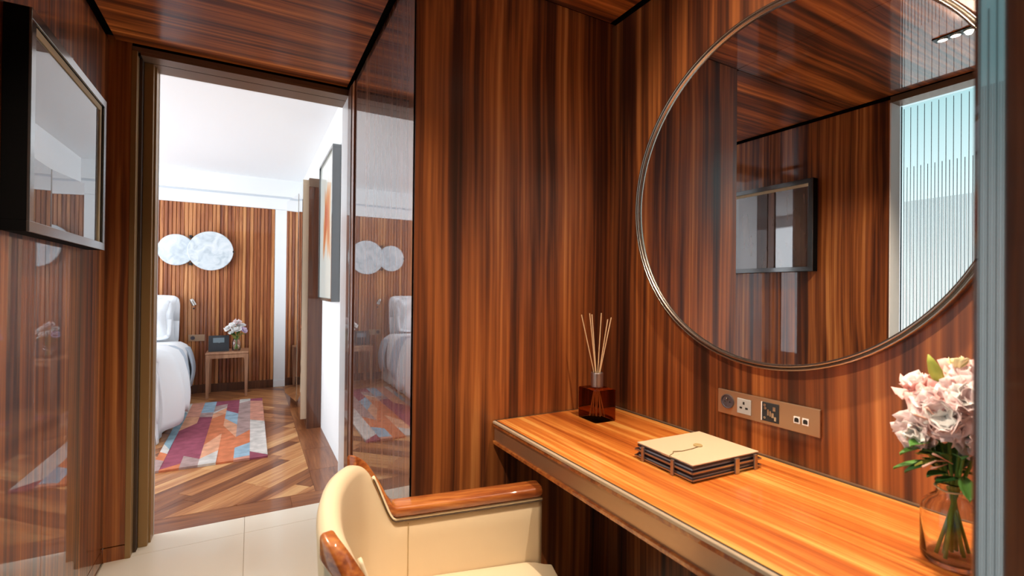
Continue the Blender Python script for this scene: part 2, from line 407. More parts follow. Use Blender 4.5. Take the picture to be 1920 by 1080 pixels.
# doorway casing
dc = thing('door_casing', 'brown bronze casing framing the bedroom doorway', 'door frame', (0,0,0))
dc['kind'] = 'structure'
obj('casing_strip', B(-0.512, -0.490, YD-0.006, YD+0.10, 0.001, 2.415), M['bronze_olive'], dc, bevel=0.002)
obj('casing_groove', B(-0.490, -0.478, YD+0.045, YD+0.10, 0.001, 2.40), M['seam'], dc)
obj('casing_board', B(-0.478, -0.440, YD+0.085, YD+0.12, 0.001, 2.395), M['bronze_olive'], dc, bevel=0.002)
obj('jamb', B(-0.478, -0.432, YD+0.12, YT-0.016, 0.001, 2.395), M['bronze_olive'], dc)
obj('jamb_edge', B(-0.478, -0.4305, YT-0.016, YT, 0.001, 2.395), M['jamb_lining'], dc)
obj('jamb', B(0.474, 0.53, YD+0.004, YT-0.012, 0.001, 2.393), M['jamb_lining'], dc)
obj('soffit_board', B(-0.478, 0.474, YD-0.004, 2.917, 2.393, 2.407), M['bronze'], dc)
obj('soffit_board', B(-0.478, 0.474, 2.923, YT-0.012, 2.393, 2.407), M['bronze'], dc)
obj('head_strip', B(-0.512, 0.474, YD-0.006, YD+0.012, 2.407, 2.428), M['bronze'], dc)
# right-hand panel wall between doorway and vanity niche
wp = struct('wall_panel', B(XP+0.025, XP+0.10, YC+0.02, YD+0.2, 0, 2.52), M['black_gap'], 'mirror-gloss rosewood panel right of the bedroom doorway', 'wall')
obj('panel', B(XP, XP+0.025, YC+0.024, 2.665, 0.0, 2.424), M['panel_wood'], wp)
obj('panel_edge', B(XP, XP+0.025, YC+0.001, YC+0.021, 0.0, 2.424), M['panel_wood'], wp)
obj('post', B(XP-0.008, XP+0.025, 2.675, 2.735, 0.0, 2.424), M['wall_wood'], wp, bevel=0.003)
obj('post', B(XP-0.012, XP+0.025, 2.74, YD+0.003, 0.0, 2.424), M['dark_wood'], wp, bevel=0.003)
# centre wall behind the vanity
wc = struct('wall_centre', B(XP+0.025, XR+0.05, YC+0.02, YC+0.10, 0, 2.52), M['black_gap'], 'dark striped rosewood end wall of the vanity niche', 'wall')
obj('panel', B(XP, XR+0.02, YC, YC+0.02, 0.0, 2.438), M['wall_wood'], wc)
# mirror wall
wr = struct('wall_right', B(XR+0.02, XR+0.10, 0.0, YC+0.1, 0, 2.52), M['black_gap'], 'striped rosewood wall carrying the round mirror', 'wall')
obj('panel', B(XR, XR+0.02, 0.02, YC, 0.0, 2.424), M['wall_wood'], wr)
# partition nearest the camera
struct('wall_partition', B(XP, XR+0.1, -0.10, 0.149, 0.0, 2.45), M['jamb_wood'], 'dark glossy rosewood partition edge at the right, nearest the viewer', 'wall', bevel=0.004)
# walls behind the camera
wb = struct('wall_back', B(XL-0.1, XR+0.1, YN-0.1, YN, 0, 2.52), M['wall_wood'], 'rosewood wall behind the viewer', 'wall')
struct('wall_side', B(XR+0.0, XR+0.1, YN, -0.10, 0, 2.52), M['wall_wood'], 'rosewood side wall behind the viewer', 'wall')
# ceiling: backing plus three glossy panels with shadow gaps
ce = struct('ceiling', B(XL-0.11, XR+0.1, YN, YD+0.15, 2.50, 2.56), M['black_gap'], 'glossy rosewood ceiling with dark shadow gaps', 'ceiling')
obj('panel', B(XL+0.022, XP-0.020, YC+0.004, YD-0.008, H, H+0.015), M['ceil_satin'], ce)
obj('panel', B(XL+0.022, XP-0.002, YN, YC, H, H+0.015), M['ceil_wood'], ce)
obj('panel', B(XP+0.001, XR-0.012, YN, YC-0.001, H, H+0.015), M['ceil_wood'], ce)

# fritted glass pane in the left wall with the bright sky behind it
wn = struct('window_1', B(XL-0.125, XL-0.120, 0.422, 1.352, 0.05, 2.40), M['pane'], 'tall glass pane with fine vertical privacy lines, seen only in the mirror', 'window')
fl1, fl2, fl3 = MB(), MB(), MB()
pit = 0.0323; y = 1.340; k = 0
xg = XL-0.119
while y > 0.43:
    fl1.box(xg, xg+0.001, y-0.0014, y+0.0014, 0.06, 2.385)
    fl2.box(xg, xg+0.001, y-pit/2-0.0014, y-pit/2+0.0014, 0.06, 2.035)
    for q in (1, 2, 4, 5):
        fl3.box(xg, xg+0.001, y-pit*q/6-0.0008, y-pit*q/6+0.0008, 0.06, 1.835)
    y -= pit
for nm, mbx, mt in (('frit_lines_long', fl1, 'frit'), ('frit_lines_medium', fl2, 'frit'), ('frit_lines_fine', fl3, 'frit_fine')):
    o = obj(nm, mbx, M[mt], wn); o['kind'] = 'stuff'
obj('pane_edge', B(xg-0.008, xg+0.002, 1.352, 1.356, 0.0, 2.405), M['black'], wn)
obj('sill', B(XL-0.14, XL, 0.42, 1.36, 0.0, 0.045), M['white_paint'], wn)
obj('reveal', B(XL-0.111, XL, 1.356, 1.3625, 0.0, 2.405), M['white_paint'], wn)
obj('reveal', B(XL-0.111, XL, 0.4175, 0.4215, 0.0, 2.405), M['white_paint'], wn)

# ================================================================ BEDROOM SHELL
XBL = -3.8
fb = struct('floor_bedroom', B(XBL, 0.7, YT, YB+0.05, -0.06, -0.004), M['floor_wood'], 'diagonal walnut plank floor of the bedroom', 'floor')
def clip(poly, x0, x1, y0, y1):
    def half(ps, f):
        out = []
        for i in range(len(ps)):
            a, b = ps[i], ps[(i+1) % len(ps)]; fa, fb_ = f(a), f(b)
            if fa >= 0: out.append(a)
            if (fa >= 0) != (fb_ >= 0):
                t = fa/(fa-fb_); out.append((a[0]+(b[0]-a[0])*t, a[1]+(b[1]-a[1])*t))
        return out
    for f in (lambda p: p[0]-x0, lambda p: x1-p[0], lambda p: p[1]-y0, lambda p: y1-p[1]):
        poly = half(poly, f)
        if len(poly) < 3: return []
    return poly
def plank(poly, ang):
    cx = sum(p[0] for p in poly)/len(poly); cy = sum(p[1] for p in poly)/len(poly)
    ca, sa = math.cos(-ang), math.sin(-ang)
    loc = [((x-cx)*ca-(y-cy)*sa, (x-cx)*sa+(y-cy)*ca) for x, y in poly]
    # object y axis runs along the grain
    o = obj('plank', MB().prism(loc, -0.004, 0.0), M['plank'], fb, loc=(cx, cy, 0), rot=(0,0,ang))
    return o
def plank_zone(x0, x1, y0, y1, ang, wid, ln):
    # ang: rotation of the plank's long (y) axis from world y
    ux, uy = -math.sin(ang), math.cos(ang); vx, vy = math.cos(ang), math.sin(ang)
    cx, cy = (x0+x1)/2, (y0+y1)/2; rr = 2.0
    r_i = -int(rr/wid); 
    for r in range(r_i, -r_i+1):
        off = (r*0.37) % 1.0*ln + random.uniform(-.08, .08)
        s = -rr-off
        while s < rr:
            l2 = ln*random.uniform(.8, 1.15); g = 0.0008
            q = [(s+g, r*wid+g), (s+l2-g, r*wid+g), (s+l2-g, (r+1)*wid-g), (s+g, (r+1)*wid-g)]
            poly = [(cx+a*ux+b*vx, cy+a*uy+b*vy) for a, b in q]
            poly = clip(poly, x0, x1, y0, y1)
            if poly:
                ar = abs(sum(poly[i][0]*poly[(i+1)%len(poly)][1]-poly[(i+1)%len(poly)][0]*poly[i][1] for i in range(len(poly))))/2
                if ar > 0.0008: plank(poly, ang)
            s += l2
plank_zone(-0.72, 0.368, 3.232, 5.02, R(-46), 0.118, 0.80)
plank_zone(-0.72, 0.368, 5.022, YB-0.03, R(46), 0.118, 0.80)
for a, b in ((YT, 3.23),):
    for x0, x1 in ((-0.75, 0.222), (0.2235, 0.62)):
        plank([(x0, a), (x1, a), (x1, b-0.001), (x0, b-0.001)], R(90))
for y0, y1 in ((3.231, 3.62), (3.622, 4.10), (4.102, 4.70), (4.702, 5.6), (5.602, YB-0.03)):
    plank([(0.3695, y0), (XW, y0), (XW, y1), (0.3695, y1)], R(0))

struct('ceiling_bedroom', B(XBL, 0.7, YT, YB+0.1, HB, HB+0.1), M['ceiling_white'], 'white bedroom ceiling seen through the doorway', 'ceiling')
wfar = struct('wall_far', B(XBL, 0.7, YB, YB+0.1, 0, HB), M['dark_wood'], 'bedroom headboard wall clad in vertical rosewood slats', 'wall')
slat_me = None
sw = 0.0405; x = 0.236; n = 0
sec = [(-0.0185,0),(0.0185,0),(0.0185,-0.010),(0.0125,-0.0165),(-0.0125,-0.0165),(-0.0185,-0.010)]
while x > -1.75:
    if slat_me is None:
        slat_me = MB().prism(sec, 0.10, 2.31).mesh('slat', [M['slat_wood']])
    link('slat', slat_me, wfar, (x, YB, 0)); x -= sw
obj('panelling', B(XBL, -1.77, YB-0.016, YB, 0.10, 2.31), M['slat_wood'], wfar)
obj('white_strip', B(0.258, XW, YB-0.018, YB, 0.0, 2.31), M['white_paint'], wfar)
obj('cornice', B(XBL, XW, YB-0.035, YB, 2.311, 2.455), M['white_paint'], wfar)
obj('cornice_shadow', B(XBL, XW, YB-0.026, YB, 2.456, 2.480), M['cornice_grey'], wfar)  # strip coloured grey to stand in for the soft shade over the cornice
obj('upper_plaster', B(XBL, XW, YB-0.035, YB, 2.481, HB), M['white_paint'], wfar)
bf = struct('baseboard_far', B(XBL, 0.255, YB-0.03, YB, 0, 0.10), M['dark_wood'], 'dark wood baseboard under the slatted bedroom wall', 'baseboard')
obj('baseboard_white', B(0.256, XW, YB-0.03, YB, 0, 0.09), M['white_paint'], bf, bevel=0.004)
wbr = struct('wall_bedroom_right', B(XW, 0.7, YT-0.005, YB, 0, HB), M['white_paint'], 'white bedroom wall right of the doorway', 'wall')
wbd = struct('wall_bedroom_door', B(XBL, -0.478, YT-0.02, YT, 0, HB), M['white_paint'], 'white bedroom wall around the doorway', 'wall')
obj('lintel', B(-0.478, XW, YT-0.012, YT, 2.395, HB), M['white_paint'], wbd)
obj('return', B(0.474, XW, YT-0.012, YT, 0, 2.395), M['white_paint'], wbd)
wbl = struct('wall_bedroom_left', B(XBL-0.1, XBL, YT, 3.4, 0, HB), M['white_paint'], 'white bedroom window wall out of view', 'wall')
obj('pier', B(XBL-0.1, XBL, 6.6, YB, 0, HB), M['white_paint'], wbl)
obj('lintel', B(XBL-0.1, XBL, 3.4, 6.6, 2.5, HB), M['white_paint'], wbl)
obj('sill', B(XBL-0.1, XBL, 3.4, 6.6, 0, 0.2), M['white_paint'], wbl)

# glossy wood pier and faceted wall mirror on the right of the bedroom
pr = thing('wood_pier', 'glossy dark wood pier beside the tall faceted mirror', 'pillar', (0,0,0)); pr['kind'] = 'structure'
obj('body', B(0.452, XW, 4.70, 4.80, 0.0, 2.22), M['dark_wood'], pr)
obj('head_block', B(0.452, XW, 4.70, 4.80, 2.222, 2.30), M['bronze'], pr)
fm = thing('faceted_mirror', 'tall faceted wall mirror with champagne edge in the bedroom', 'mirror', (0.45, 5.3, 0.0))
def loc2(ps): return [(a-0.45, b-5.3) for a, b in ps]
obj('cabinet', MB().prism(loc2([(0.402,4.725),(0.428,5.462),(0.348,6.03),(0.575,6.03),(0.575,4.805),(0.452,4.805),(0.452,4.725)]), 0.088, 2.285), M['beige_edge'], fm)
def glass_leaf(a, b, z0, z1):
    d = Vector((b[0]-a[0], b[1]-a[1])).normalized(); nrm = Vector((-d.y, d.x))
    if nrm.x > 0: nrm = -nrm
    t = 0.004
    return MB().prism(loc2([a, b, (b[0]+nrm.x*t, b[1]+nrm.y*t), (a[0]+nrm.x*t, a[1]+nrm.y*t)]), z0, z1)
obj('mirror_leaf', glass_leaf((0.402,4.726),(0.4278,5.461), 0.090, 2.283), M['mirror'], fm)
obj('mirror_leaf', glass_leaf((0.4275,5.464),(0.348,6.029), 0.090, 2.283), M['mirror'], fm)
obj('fold_trim', B(-0.030, -0.024, 0.158, 0.164, 0.088, 2.285), M['chrome'], fm)
obj('plinth', MB().prism(loc2([(0.45,4.81),(0.47,5.46),(0.40,5.98),(0.575,5.98),(0.575,4.81)]), 0.0, 0.088), M['dark_wood'], fm)

# ================================================================ VANITY DESK
XF = 0.800
dk = thing('vanity_desk', 'orange-brown teak vanity desk built into the niche', 'desk', (0, 0, 0))
Y0, Y1 = 0.151, YC-0.002
obj('desktop', B(XF+0.006, XR-0.016, Y0, Y1-0.006, DESK-0.03, DESK), M['desk_wood'], dk)
obj('edge_inlay', B(XF+0.001, XF+0.005, Y0, Y1-0.006, DESK-0.03, DESK-0.0005), M['seam'], dk)
obj('edge_strip', B(XF-0.010, XF+0.001, Y0, Y1-0.004, DESK-0.009, DESK), M['beige_edge'], dk, bevel=0.002)
obj('back_strip', B(XR-0.015, XR-0.009, Y0, Y1-0.006, DESK-0.03, DESK+0.001), M['seam'], dk)
obj('back_trim', B(XR-0.009, XR-0.001, Y0, Y1-0.001, DESK-0.03, DESK+0.003), M['plate'], dk)
obj('end_strip', B(XF, XR-0.016, Y1-0.006, Y1, DESK-0.03, DESK+0.0005), M['seam'], dk)
obj('upper_lip', B(XF-0.007, XF+0.001, Y0, Y1-0.004, DESK-0.020, DESK-0.010), M['chair_wood'], dk)
obj('apron', B(XF-0.002, XF+0.016, Y0, Y1-0.004, DESK-0.072, DESK-0.020), M['plate'], dk)
obj('lower_lip', B(XF-0.010, XF+0.014, Y0, Y1-0.004, DESK-0.084, DESK-0.072), M['chair_wood'], dk, bevel=0.002)
obj('underside', B(XF+0.017, XR-0.002, Y0, Y1-0.006, DESK-0.084, DESK-0.031), M['dark_wood'], dk)

# ================================================================ ROUND MIRROR
MX = 1.331
rm = thing('round_mirror', 'large round wall mirror with slim dark nickel frame above the desk', 'mirror', (XR-0.001, 0.866, 1.600))
obj('glass', MB().lathe([(0.001, -0.016), (0.522, -0.016), (0.522, -0.004), (0.001, -0.004)], 96, axis='X'), M['mirror'], rm)
obj('frame', MB().lathe([(0.522, -0.002), (0.522, -0.024), (0.527, -0.029), (0.530, -0.024), (0.531, -0.014), (0.5325, -0.014), (0.533, -0.024), (0.537, -0.028), (0.540, -0.022), (0.540, -0.002)], 128, axis='X', closed=True), M['frame_bronze'], rm, smooth=True)

# ================================================================ POWER STRIP
ps = thing('power_strip', 'bronze wall plate with power and data sockets under the mirror', 'socket', (XR, 0.875, 0.934))
obj('plate', B(-0.009, -0.001, -0.159, 0.159, -0.038, 0.038), M['plate'], ps, bevel=0.0015)
rs = obj('round_socket', MB().lathe([(0.0225, -0.0095), (0.0225, -0.0135), (0.0195, -0.0135), (0.0185, -0.0105), (0.001, -0.0105)], 32, c=(0, 0.1225, 0.003), axis='X'), M['socket_dark'], ps)
obj('pin', MB().lathe([(0.0022, -0.010), (0.0022, -0.017), (0.001, -0.018)], 12, c=(0, 0.122, 0.013), axis='X'), M['chrome'], rs)
for dy in (-0.0085, 0.0085): obj('pin_hole', MB().lathe([(0.0024, -0.0098), (0.0024, -0.0112)], 12, c=(0, 0.1225+dy, 0.002), axis='X'), M['black'], rs)
sq = obj('square_socket', B(-0.0125, -0.0092, 0.0405, 0.0875, -0.025, 0.022), M['grey_plastic'], ps, bevel=0.0015)
for (dy, dz, w2, h2) in ((0.0, 0.009, 0.0028, 0.0042), (0.0095, -0.006, 0.0042, 0.0028), (-0.0095, -0.006, 0.0042, 0.0028)):
    obj('pin_slot', B(-0.0131, -0.0126, 0.064+dy-w2, 0.064+dy+w2, dz-h2, dz+h2), M['black'], sq)
mo = obj('media_module', B(-0.0118, -0.0092, -0.0460, 0.0045, -0.028, 0.027), M['dark_card'], ps, bevel=0.001)
obj('module_edge', B(-0.0121, -0.0092, 0.0047, 0.0075, -0.028, 0.027), M['white_plastic'], ps)
for (yy, zz, r_) in ((-0.005, 0.019, 0.0042), (-0.007, 0.010, 0.0040), (-0.005, -0.018, 0.0034)):
    obj('audio_jack', MB().lathe([(r_, -0.0119), (r_, -0.0140), (r_*0.55, -0.0140), (r_*0.45, -0.0122)], 16, c=(0, yy, zz), axis='X'), M['chrome'], mo)
for (a, b, c_, d) in ((-0.018, -0.013, -0.010, 0.008), (-0.024, -0.020, -0.012, 0.004), (-0.033, -0.026, -0.014, 0.000), (-0.038, -0.030, 0.006, 0.018), (-0.040, -0.034, -0.022, -0.010)):
    obj('port', B(-0.0136, -0.0119, a, b, c_, d), M['chrome'], mo)
for yy in (-0.098, -0.122):
    dj = obj('data_port', B(-0.0118, -0.0092, yy-0.0085, yy+0.0085, -0.013, 0.006), M['white_plastic'], ps)
    obj('port_opening', MB().prism([(-0.006, -0.009), (0.006, -0.009), (0.006, 0.0), (0.003, 0.003), (-0.003, 0.003), (-0.006, 0.0)], 0, 0.0008), M['black'], dj, loc=(-0.0126, yy, 0.0), rot=(R(90), 0, R(90)))

# ================================================================ LEFT WALL PICTURE
PX, PY0, PY1, PZ0, PZ1 = -0.533, 1.762, 2.515, 1.433, 2.045
pc = thing('framed_picture', 'deep black framed picture behind reflective glass on the left wall', 'picture', (XL, (PY0+PY1)/2, PZ0))
hw = (PY1-PY0)/2; hh = PZ1-PZ0; dp = PX-XL; fwid = 0.030
def frame4(name, mat, x0, x1, wdt, parent, hw, hh, bevel=0.001):
    obj(name, B(x0, x1, -hw, hw, 0, wdt), mat, parent, bevel=bevel)
    obj(name, B(x0, x1, -hw, hw, hh-wdt, hh), mat, parent, bevel=bevel)
    obj(name, B(x0, x1, -hw, -hw+wdt, wdt, hh-wdt), mat, parent, bevel=bevel)
    obj(name, B(x0, x1, hw-wdt, hw, wdt, hh-wdt), mat, parent, bevel=bevel)
frame4('frame_side', M['picture_black'], 0.001, dp-0.006, fwid, pc, hw, hh)
frame4('frame_front', M['picture_grey'], dp-0.006, dp, fwid, pc, hw, hh)
frame4('spacer', M['cream_mat'], 0.012, dp-0.014, 0.006, pc, hw-fwid-0.0005, hh)
for ch in [c for c in pc.children if c.name.startswith('spacer')]:
    bpy.data.objects.remove(ch)
iw = hw-fwid-0.0008
obj('mat_strip', B(dp-0.0125, dp-0.0085, -iw, iw, hh-fwid-0.020, hh-fwid-0.001), M['cream_mat'], pc)
obj('mat_strip', B(dp-0.0125, dp-0.0085, iw-0.020, iw, fwid+0.001, hh-fwid-0.020), M['cream_mat'], pc)
obj('artwork', B(0.004, dp-0.0130, -iw, iw, fwid+0.001, hh-fwid-0.001), M['art_dark'], pc)

# ================================================================ BEDROOM PICTURE
bp_ = thing('framed_watercolour', 'slate framed abstract orange watercolour on the white bedroom wall', 'picture', (XW, 4.11, 1.187))
ah, ahw = 1.175, 0.40
frame4('frame_side', M['picture_grey'], -0.062, -0.001, 0.022, bp_, ahw, ah)
obj('artwork', B(-0.050, -0.004, -ahw+0.023, ahw-0.023, 0.023, ah-0.023), M['art_paint'], bp_)
art = [c for c in bp_.children if c.name.startswith('artwork')][0]
# centre the sheet's own coordinates for its painted pattern
art.data.transform(Matrix.Translation((0, 0, -ah/2))); art.location = (0, 0, ah/2)

# ================================================================ CEILING SPOTS
def downlight(x, y, label, power, tgts, angle):
    t = thing('ceiling_downlight', label, 'ceiling light', (x, y, H-0.001), 0, 'three-lamp ceiling downlights')
    obj('trim_plate', B(-0.026, 0.026, -0.076, 0.076, -0.004, 0.0), M['black'], t, bevel=0.001)
    em = principled('lamp_glow', (1, 1, 1), emis=(1.0, 0.86, 0.66), estr=9)
    for k, dy in enumerate((-0.045, 0, 0.045)):
        b = obj('lamp_bezel', MB().lathe([(0.019, -0.0045), (0.019, -0.009), (0.0165, -0.009), (0.0165, -0.0045)], 24, c=(0, dy, 0), closed=True), M['chrome'], t, smooth=False)
        obj('lamp', MB().lathe([(0.016, -0.0042), (0.016, -0.007), (0.001, -0.0085)], 24, c=(0, dy, 0)), em, t)
        spot('downlight_beam', (x, y+dy, H-0.012), tgts[k], power[k], angle[k], 0.7 if k == 0 else 0.9, WARM, 0.012)
    return t
downlight(-0.042, 0.888, 'three-lamp downlight reflected at the top right of the mirror', [150, 95, 120], [(1.35, 0.60, 1.70), (0.0, 1.35, 0), (-0.02, 2.25, 0)], [73, 80, 84])
downlight(1.00, 0.62, 'three-lamp downlight over the desk, above the frame', [40, 44, 50], [(1.10, 0.30, 0.8), (1.16, 0.62, 0.8), (1.20, 0.95, 0.8)], [95, 95, 95])
downlight(-0.05, -0.7, 'added unseen three-lamp downlight behind the viewer', [12, 12, 12], [(0, -0.9, 0), (0, -0.7, 0), (0, -0.5, 0)], [90, 90, 90])  # unseen fixture added as extra light behind the camera

# ================================================================ ARMCHAIR
ch = thing('armchair', 'cream leather barrel armchair with polished rosewood arm rails', 'armchair', (0.466, 1.085, 0), R(-16))
# plan of the shell's inner face, from the near arm round the back to the far arm
def plan(s):
    """s in 0..1 along the shell: returns inner point, outward normal, leather top height"""
    pts = [(0.275,-0.245),(0.10,-0.235),(-0.08,-0.227),(-0.165,-0.221),(-0.212,-0.203),(-0.240,-0.168),(-0.256,-0.09),(-0.262,0.0)]
    pts = pts + [(x,-y) for x, y in pts[-2::-1]]
    n = len(pts)-1; t = s*n; i = min(int(t), n-1); f = t-i
    P = lambda k: Vector(pts[max(0,min(n,k))])
    p0,p1,p2,p3 = P(i-1),P(i),P(i+1),P(i+2)
    q = 0.5*((2*p1)+(-p0+p2)*f+(2*p0-5*p1+4*p2-p3)*f*f+(-p0+3*p1-3*p2+p3)*f**3)
    return q
NS = 113
pl = [plan(i/(NS-1)) for i in range(NS)]
def normal(i):
    t = (pl[min(i+1,NS-1)]-pl[max(i-1,0)]).normalized()
    return Vector((t.y, -t.x)) * (1 if True else -1)
def smooth(a, b, x):
    t = max(0, min(1, (x-a)/(b-a))); return t*t*(3-2*t)
def top_z(q):
    # arm height, sweeping up into the back
    up = smooth(-0.165, -0.246, q.x)
    arm = 0.637 + 0.03*(q.x)
    crown = 0.806 + 0.016*(1-min(1, abs(q.y)/0.17)**2)
    return arm*(1-up)+crown*up
TH = 0.052
secs = []
for i in range(NS):
    q = pl[i]; n_ = normal(i)
    if (q+n_*0.05).length < q.length: n_ = -n_
    zt = top_z(q); lean = 0.055
    def P(off, z):
        o = off + lean*max(0, z-0.45)*smooth(-0.10, -0.27, q.x)
        return (q.x+n_.x*o, q.y+n_.y*o, z)
    s_ = [P(0.002,0.40), P(0.0,0.50), P(0.0,0.5*(0.5+zt)), P(0.0,zt-0.025), P(0.006,zt-0.008), P(0.018,zt), P(TH-0.018,zt), P(TH-0.006,zt-0.008), P(TH,zt-0.025), P(TH,0.5*(0.5+zt)), P(TH,0.50), P(TH-0.004,0.33), P(0.01,0.33)]
    secs.append(s_)
shell = obj('shell', MB().sweep(secs), M['leather'], ch, smooth=True)
# wooden rails on the arms, sweeping up the sides of the back
def rail(side):
    idx = [i for i in range(NS) if (pl[i].y*side > 0.0) and top_z(pl[i]) < 0.822]
    idx = [i for i in idx if abs(pl[i].y) > 0.176]
    if side > 0: idx = idx[::-1]
    out = []; lip = []; und = []
    m = len(idx)
    for k, i in enumerate(idx):
        q = pl[i]; n_ = normal(i)
        if (q+n_*0.05).length < q.length: n_ = -n_
        zt = top_z(q); f = k/(m-1)
        # rail thickens along the arm and tapers where it climbs the back
        hgt = 0.030*(1-0.15*smooth(0.62, 1.0, f)); wd_in = -0.010*(1-smooth(0.60, 0.9, f)) + 0.030*smooth(0.6, 1.0, f); wd_out = TH+0.008
        lean = 0.055*max(0, zt-0.45)*smooth(-0.10, -0.27, q.x)
        def P(o, z): return (q.x+n_.x*(o+lean), q.y+n_.y*(o+lean), z)
        e = 0.006
        zb = zt+0.002 - 0.028*smooth(0.62, 1.0, f)
        tp = zt+0.002+hgt
        if k == 0: e = 0.012
        out.append([P(wd_in, zb+e), P(wd_in, tp-e), P(wd_in+e, tp), P(wd_out-e, tp), P(wd_out, tp-e), P(wd_out, zb+e), P(wd_out-e, zb), P(wd_in+e, zb)])
        lip.append(Vector(P(-0.0015, zt-0.004))); und.append(Vector(P(-0.0035, zt-0.010)))
    o = obj('arm_rail', MB().sweep(out), M['chair_wood'], ch, smooth=True, bevel=0.004)
    obj('piping', MB().tube(lip[:int(m*0.92)], 0.0042, 8), M['piping'], ch, smooth=True)
    obj('rail_seam', MB().tube(und[:int(m*0.92)], 0.0022, 6), M['seam'], ch)
    # stitched vertical seam where arm meets back
    i = min(range(NS), key=lambda j: (pl[j]-Vector((-0.125, 0.208*side))).length)
    q = pl[i]; n_ = normal(i)
    if (q+n_*0.05).length < q.length: n_ = -n_
    obj('leather_seam', MB().tube([(q.x-n_.x*0.0004, q.y-n_.y*0.0004, z) for z in (0.42, 0.52, top_z(q)-0.02)], 0.0011, 6), M['button'], ch)
rail(1); rail(-1)
# seat cushion: domed slab
def seat_fn(u, v):
    x = -0.275+0.585*u; y = (v-0.5)*2
    hwid = 0.222 + 0.022*u
    dome = 0.020*(1-(2*u-1)**4)*(1-abs(y)**4)
    front = 0.018*smooth(0.86, 1.0, u)
    if x < -0.20: hwid *= 1-0.4*((-0.20-x)/0.075)**2
    return (x, y*hwid, 0.452+dome-front)
mbs = MB().grid(seat_fn, 22, 22)
sc = obj('seat_cushion', mbs, M['leather'], ch, smooth=True)
md = sc.modifiers.new('solid', 'SOLIDIFY'); md.thickness = 0.085; md.offset = -1 if True else 1
md = sc.modifiers.new('bevel', 'BEVEL'); md.width = 0.014; md.segments = 3; md.limit_method = 'ANGLE'; md.angle_limit = R(50)
obj('seat_frame', B(-0.22, 0.28, -0.225, 0.225, 0.325, 0.366), M['chair_wood'], ch, bevel=0.006)
for sx, sy in ((0.24, 0.19), (0.24, -0.19), (-0.20, 0.16), (-0.20, -0.16)):
    obj('leg', MB().tube([(sx, sy, 0.34), (sx*1.06, sy*1.06, 0.17), (sx*1.12, sy*1.12, 0.002)], [0.022, 0.018, 0.013], 12), M['chair_wood'], ch, smooth=True)

# ================================================================ REED DIFFUSER
df = thing('reed_diffuser', 'amber glass reed diffuser with six rattan sticks in the desk corner', 'diffuser', (1.157, 1.425, DESK), R(-2))
bt = MB().box(-0.047, 0.047, -0.055, 0.055, 0.0, 0.118)
obj('bottle', bt, M['amber'], df, bevel=0.004, seg=3)
obj('neck', MB().lathe([(0.018, 0.1185), (0.021, 0.122), (0.018, 0.127)], 24), M['amber'], df, smooth=True)
obj('collar', MB().lathe([(0.0215, 0.120), (0.0235, 0.124), (0.0235, 0.174), (0.022, 0.177), (0.014, 0.177), (0.014, 0.120)], 32, closed=True), M['collar'], df, smooth=False)
# each stick leans its own way (offsets along the picture's left-right direction)
rdir = Vector((math.cos(yaw), -math.sin(yaw), 0)); fdir = Vector((math.sin(yaw), math.cos(yaw), 0))
for a, d, l in ((-0.060, 0.010, 0.395), (-0.033, -0.022, 0.402), (-0.018, 0.026, 0.396), (0.016, 0.012, 0.402), (0.036, -0.016, 0.380), (0.054, 0.012, 0.386)):
    tp = rdir*a + fdir*d; tp.z = l
    bt_ = rdir*(-a*0.42) + fdir*(-d*0.42); bt_.z = 0.012
    obj('reed', MB().tube([bt_, tp], 0.0021, 8), M['reed'], df)

# ================================================================ STACK OF FOLDERS
fo = thing('stationery_tray', 'low pewter wire tray holding the leather folders on the desk', 'tray', (1.117, 0.930, DESK), R(-2))
hx, hy = 0.132, 0.106
obj('base_plate', B(-hx+0.004, hx-0.004, -hy+0.004, hy-0.004, 0.001, 0.004), M['black'], fo)
for zz in (0.008, 0.026):
    mbw = MB()
    mbw.box(-hx, hx, -hy-0.002, -hy+0.001, zz-0.002, zz+0.002); mbw.box(-hx, hx, hy-0.001, hy+0.002, zz-0.002, zz+0.002)
    mbw.box(-hx-0.002, -hx+0.001, -hy, hy, zz-0.002, zz+0.002); mbw.box(hx-0.001, hx+0.002, -hy, hy, zz-0.002, zz+0.002)
    obj('wire_rail', mbw, M['holder'], fo)
for (cx, cy, wx, wy) in ((-hx-0.003, 0.070, 0.003, 0.005), (-hx-0.003, -0.042, 0.003, 0.005), (0.030, -hy-0.003, 0.008, 0.003), (0.105, -hy-0.003, 0.006, 0.003)):
    obj('clip', B(cx-wx, cx+wx, cy-wy, cy+wy, 0.0005, 0.042), M['holder'], fo, bevel=0.001)
def folder(z, t, cover, dx, dy, rz, label, sx=0.125, sy=0.101):
    f = thing('leather_folder', label, 'folder', (1.117+dx, 0.930+dy, DESK+z), R(-2)+R(rz), 'folders stacked in the tray')
    obj('back_cover', B(-sx, sx, -sy, sy, 0, t*0.22), cover, f, bevel=0.0008)
    obj('pages', B(-sx+0.003, sx-0.004, -sy+0.003, sy-0.004, t*0.23, t*0.76), M['page'], f)
    obj('front_cover', B(-sx, sx, -sy, sy, t*0.77, t), cover, f, bevel=0.0008)
    return f
folder(0.0050, 0.0105, M['navy'], -0.002, 0.001, 0.3, 'dark navy folder at the bottom of the tray stack')
folder(0.0160, 0.0105, M['brown_card'], 0.001, -0.001, -0.4, 'dark brown folder second from the bottom of the tray stack')
folder(0.0270, 0.0095, M['navy'], -0.001, 0.001, 0.2, 'dark navy folder directly under the tan top folder')
tf = thing('leather_folder', 'tan leather folder with button and cord on top of the stack', 'folder', (1.117, 0.930, DESK+0.0372), R(-2), 'folders stacked in the tray')
obj('back_cover', B(-0.127, 0.127, -0.103, 0.103, 0, 0.002), M['brown_card'], tf, bevel=0.0006)
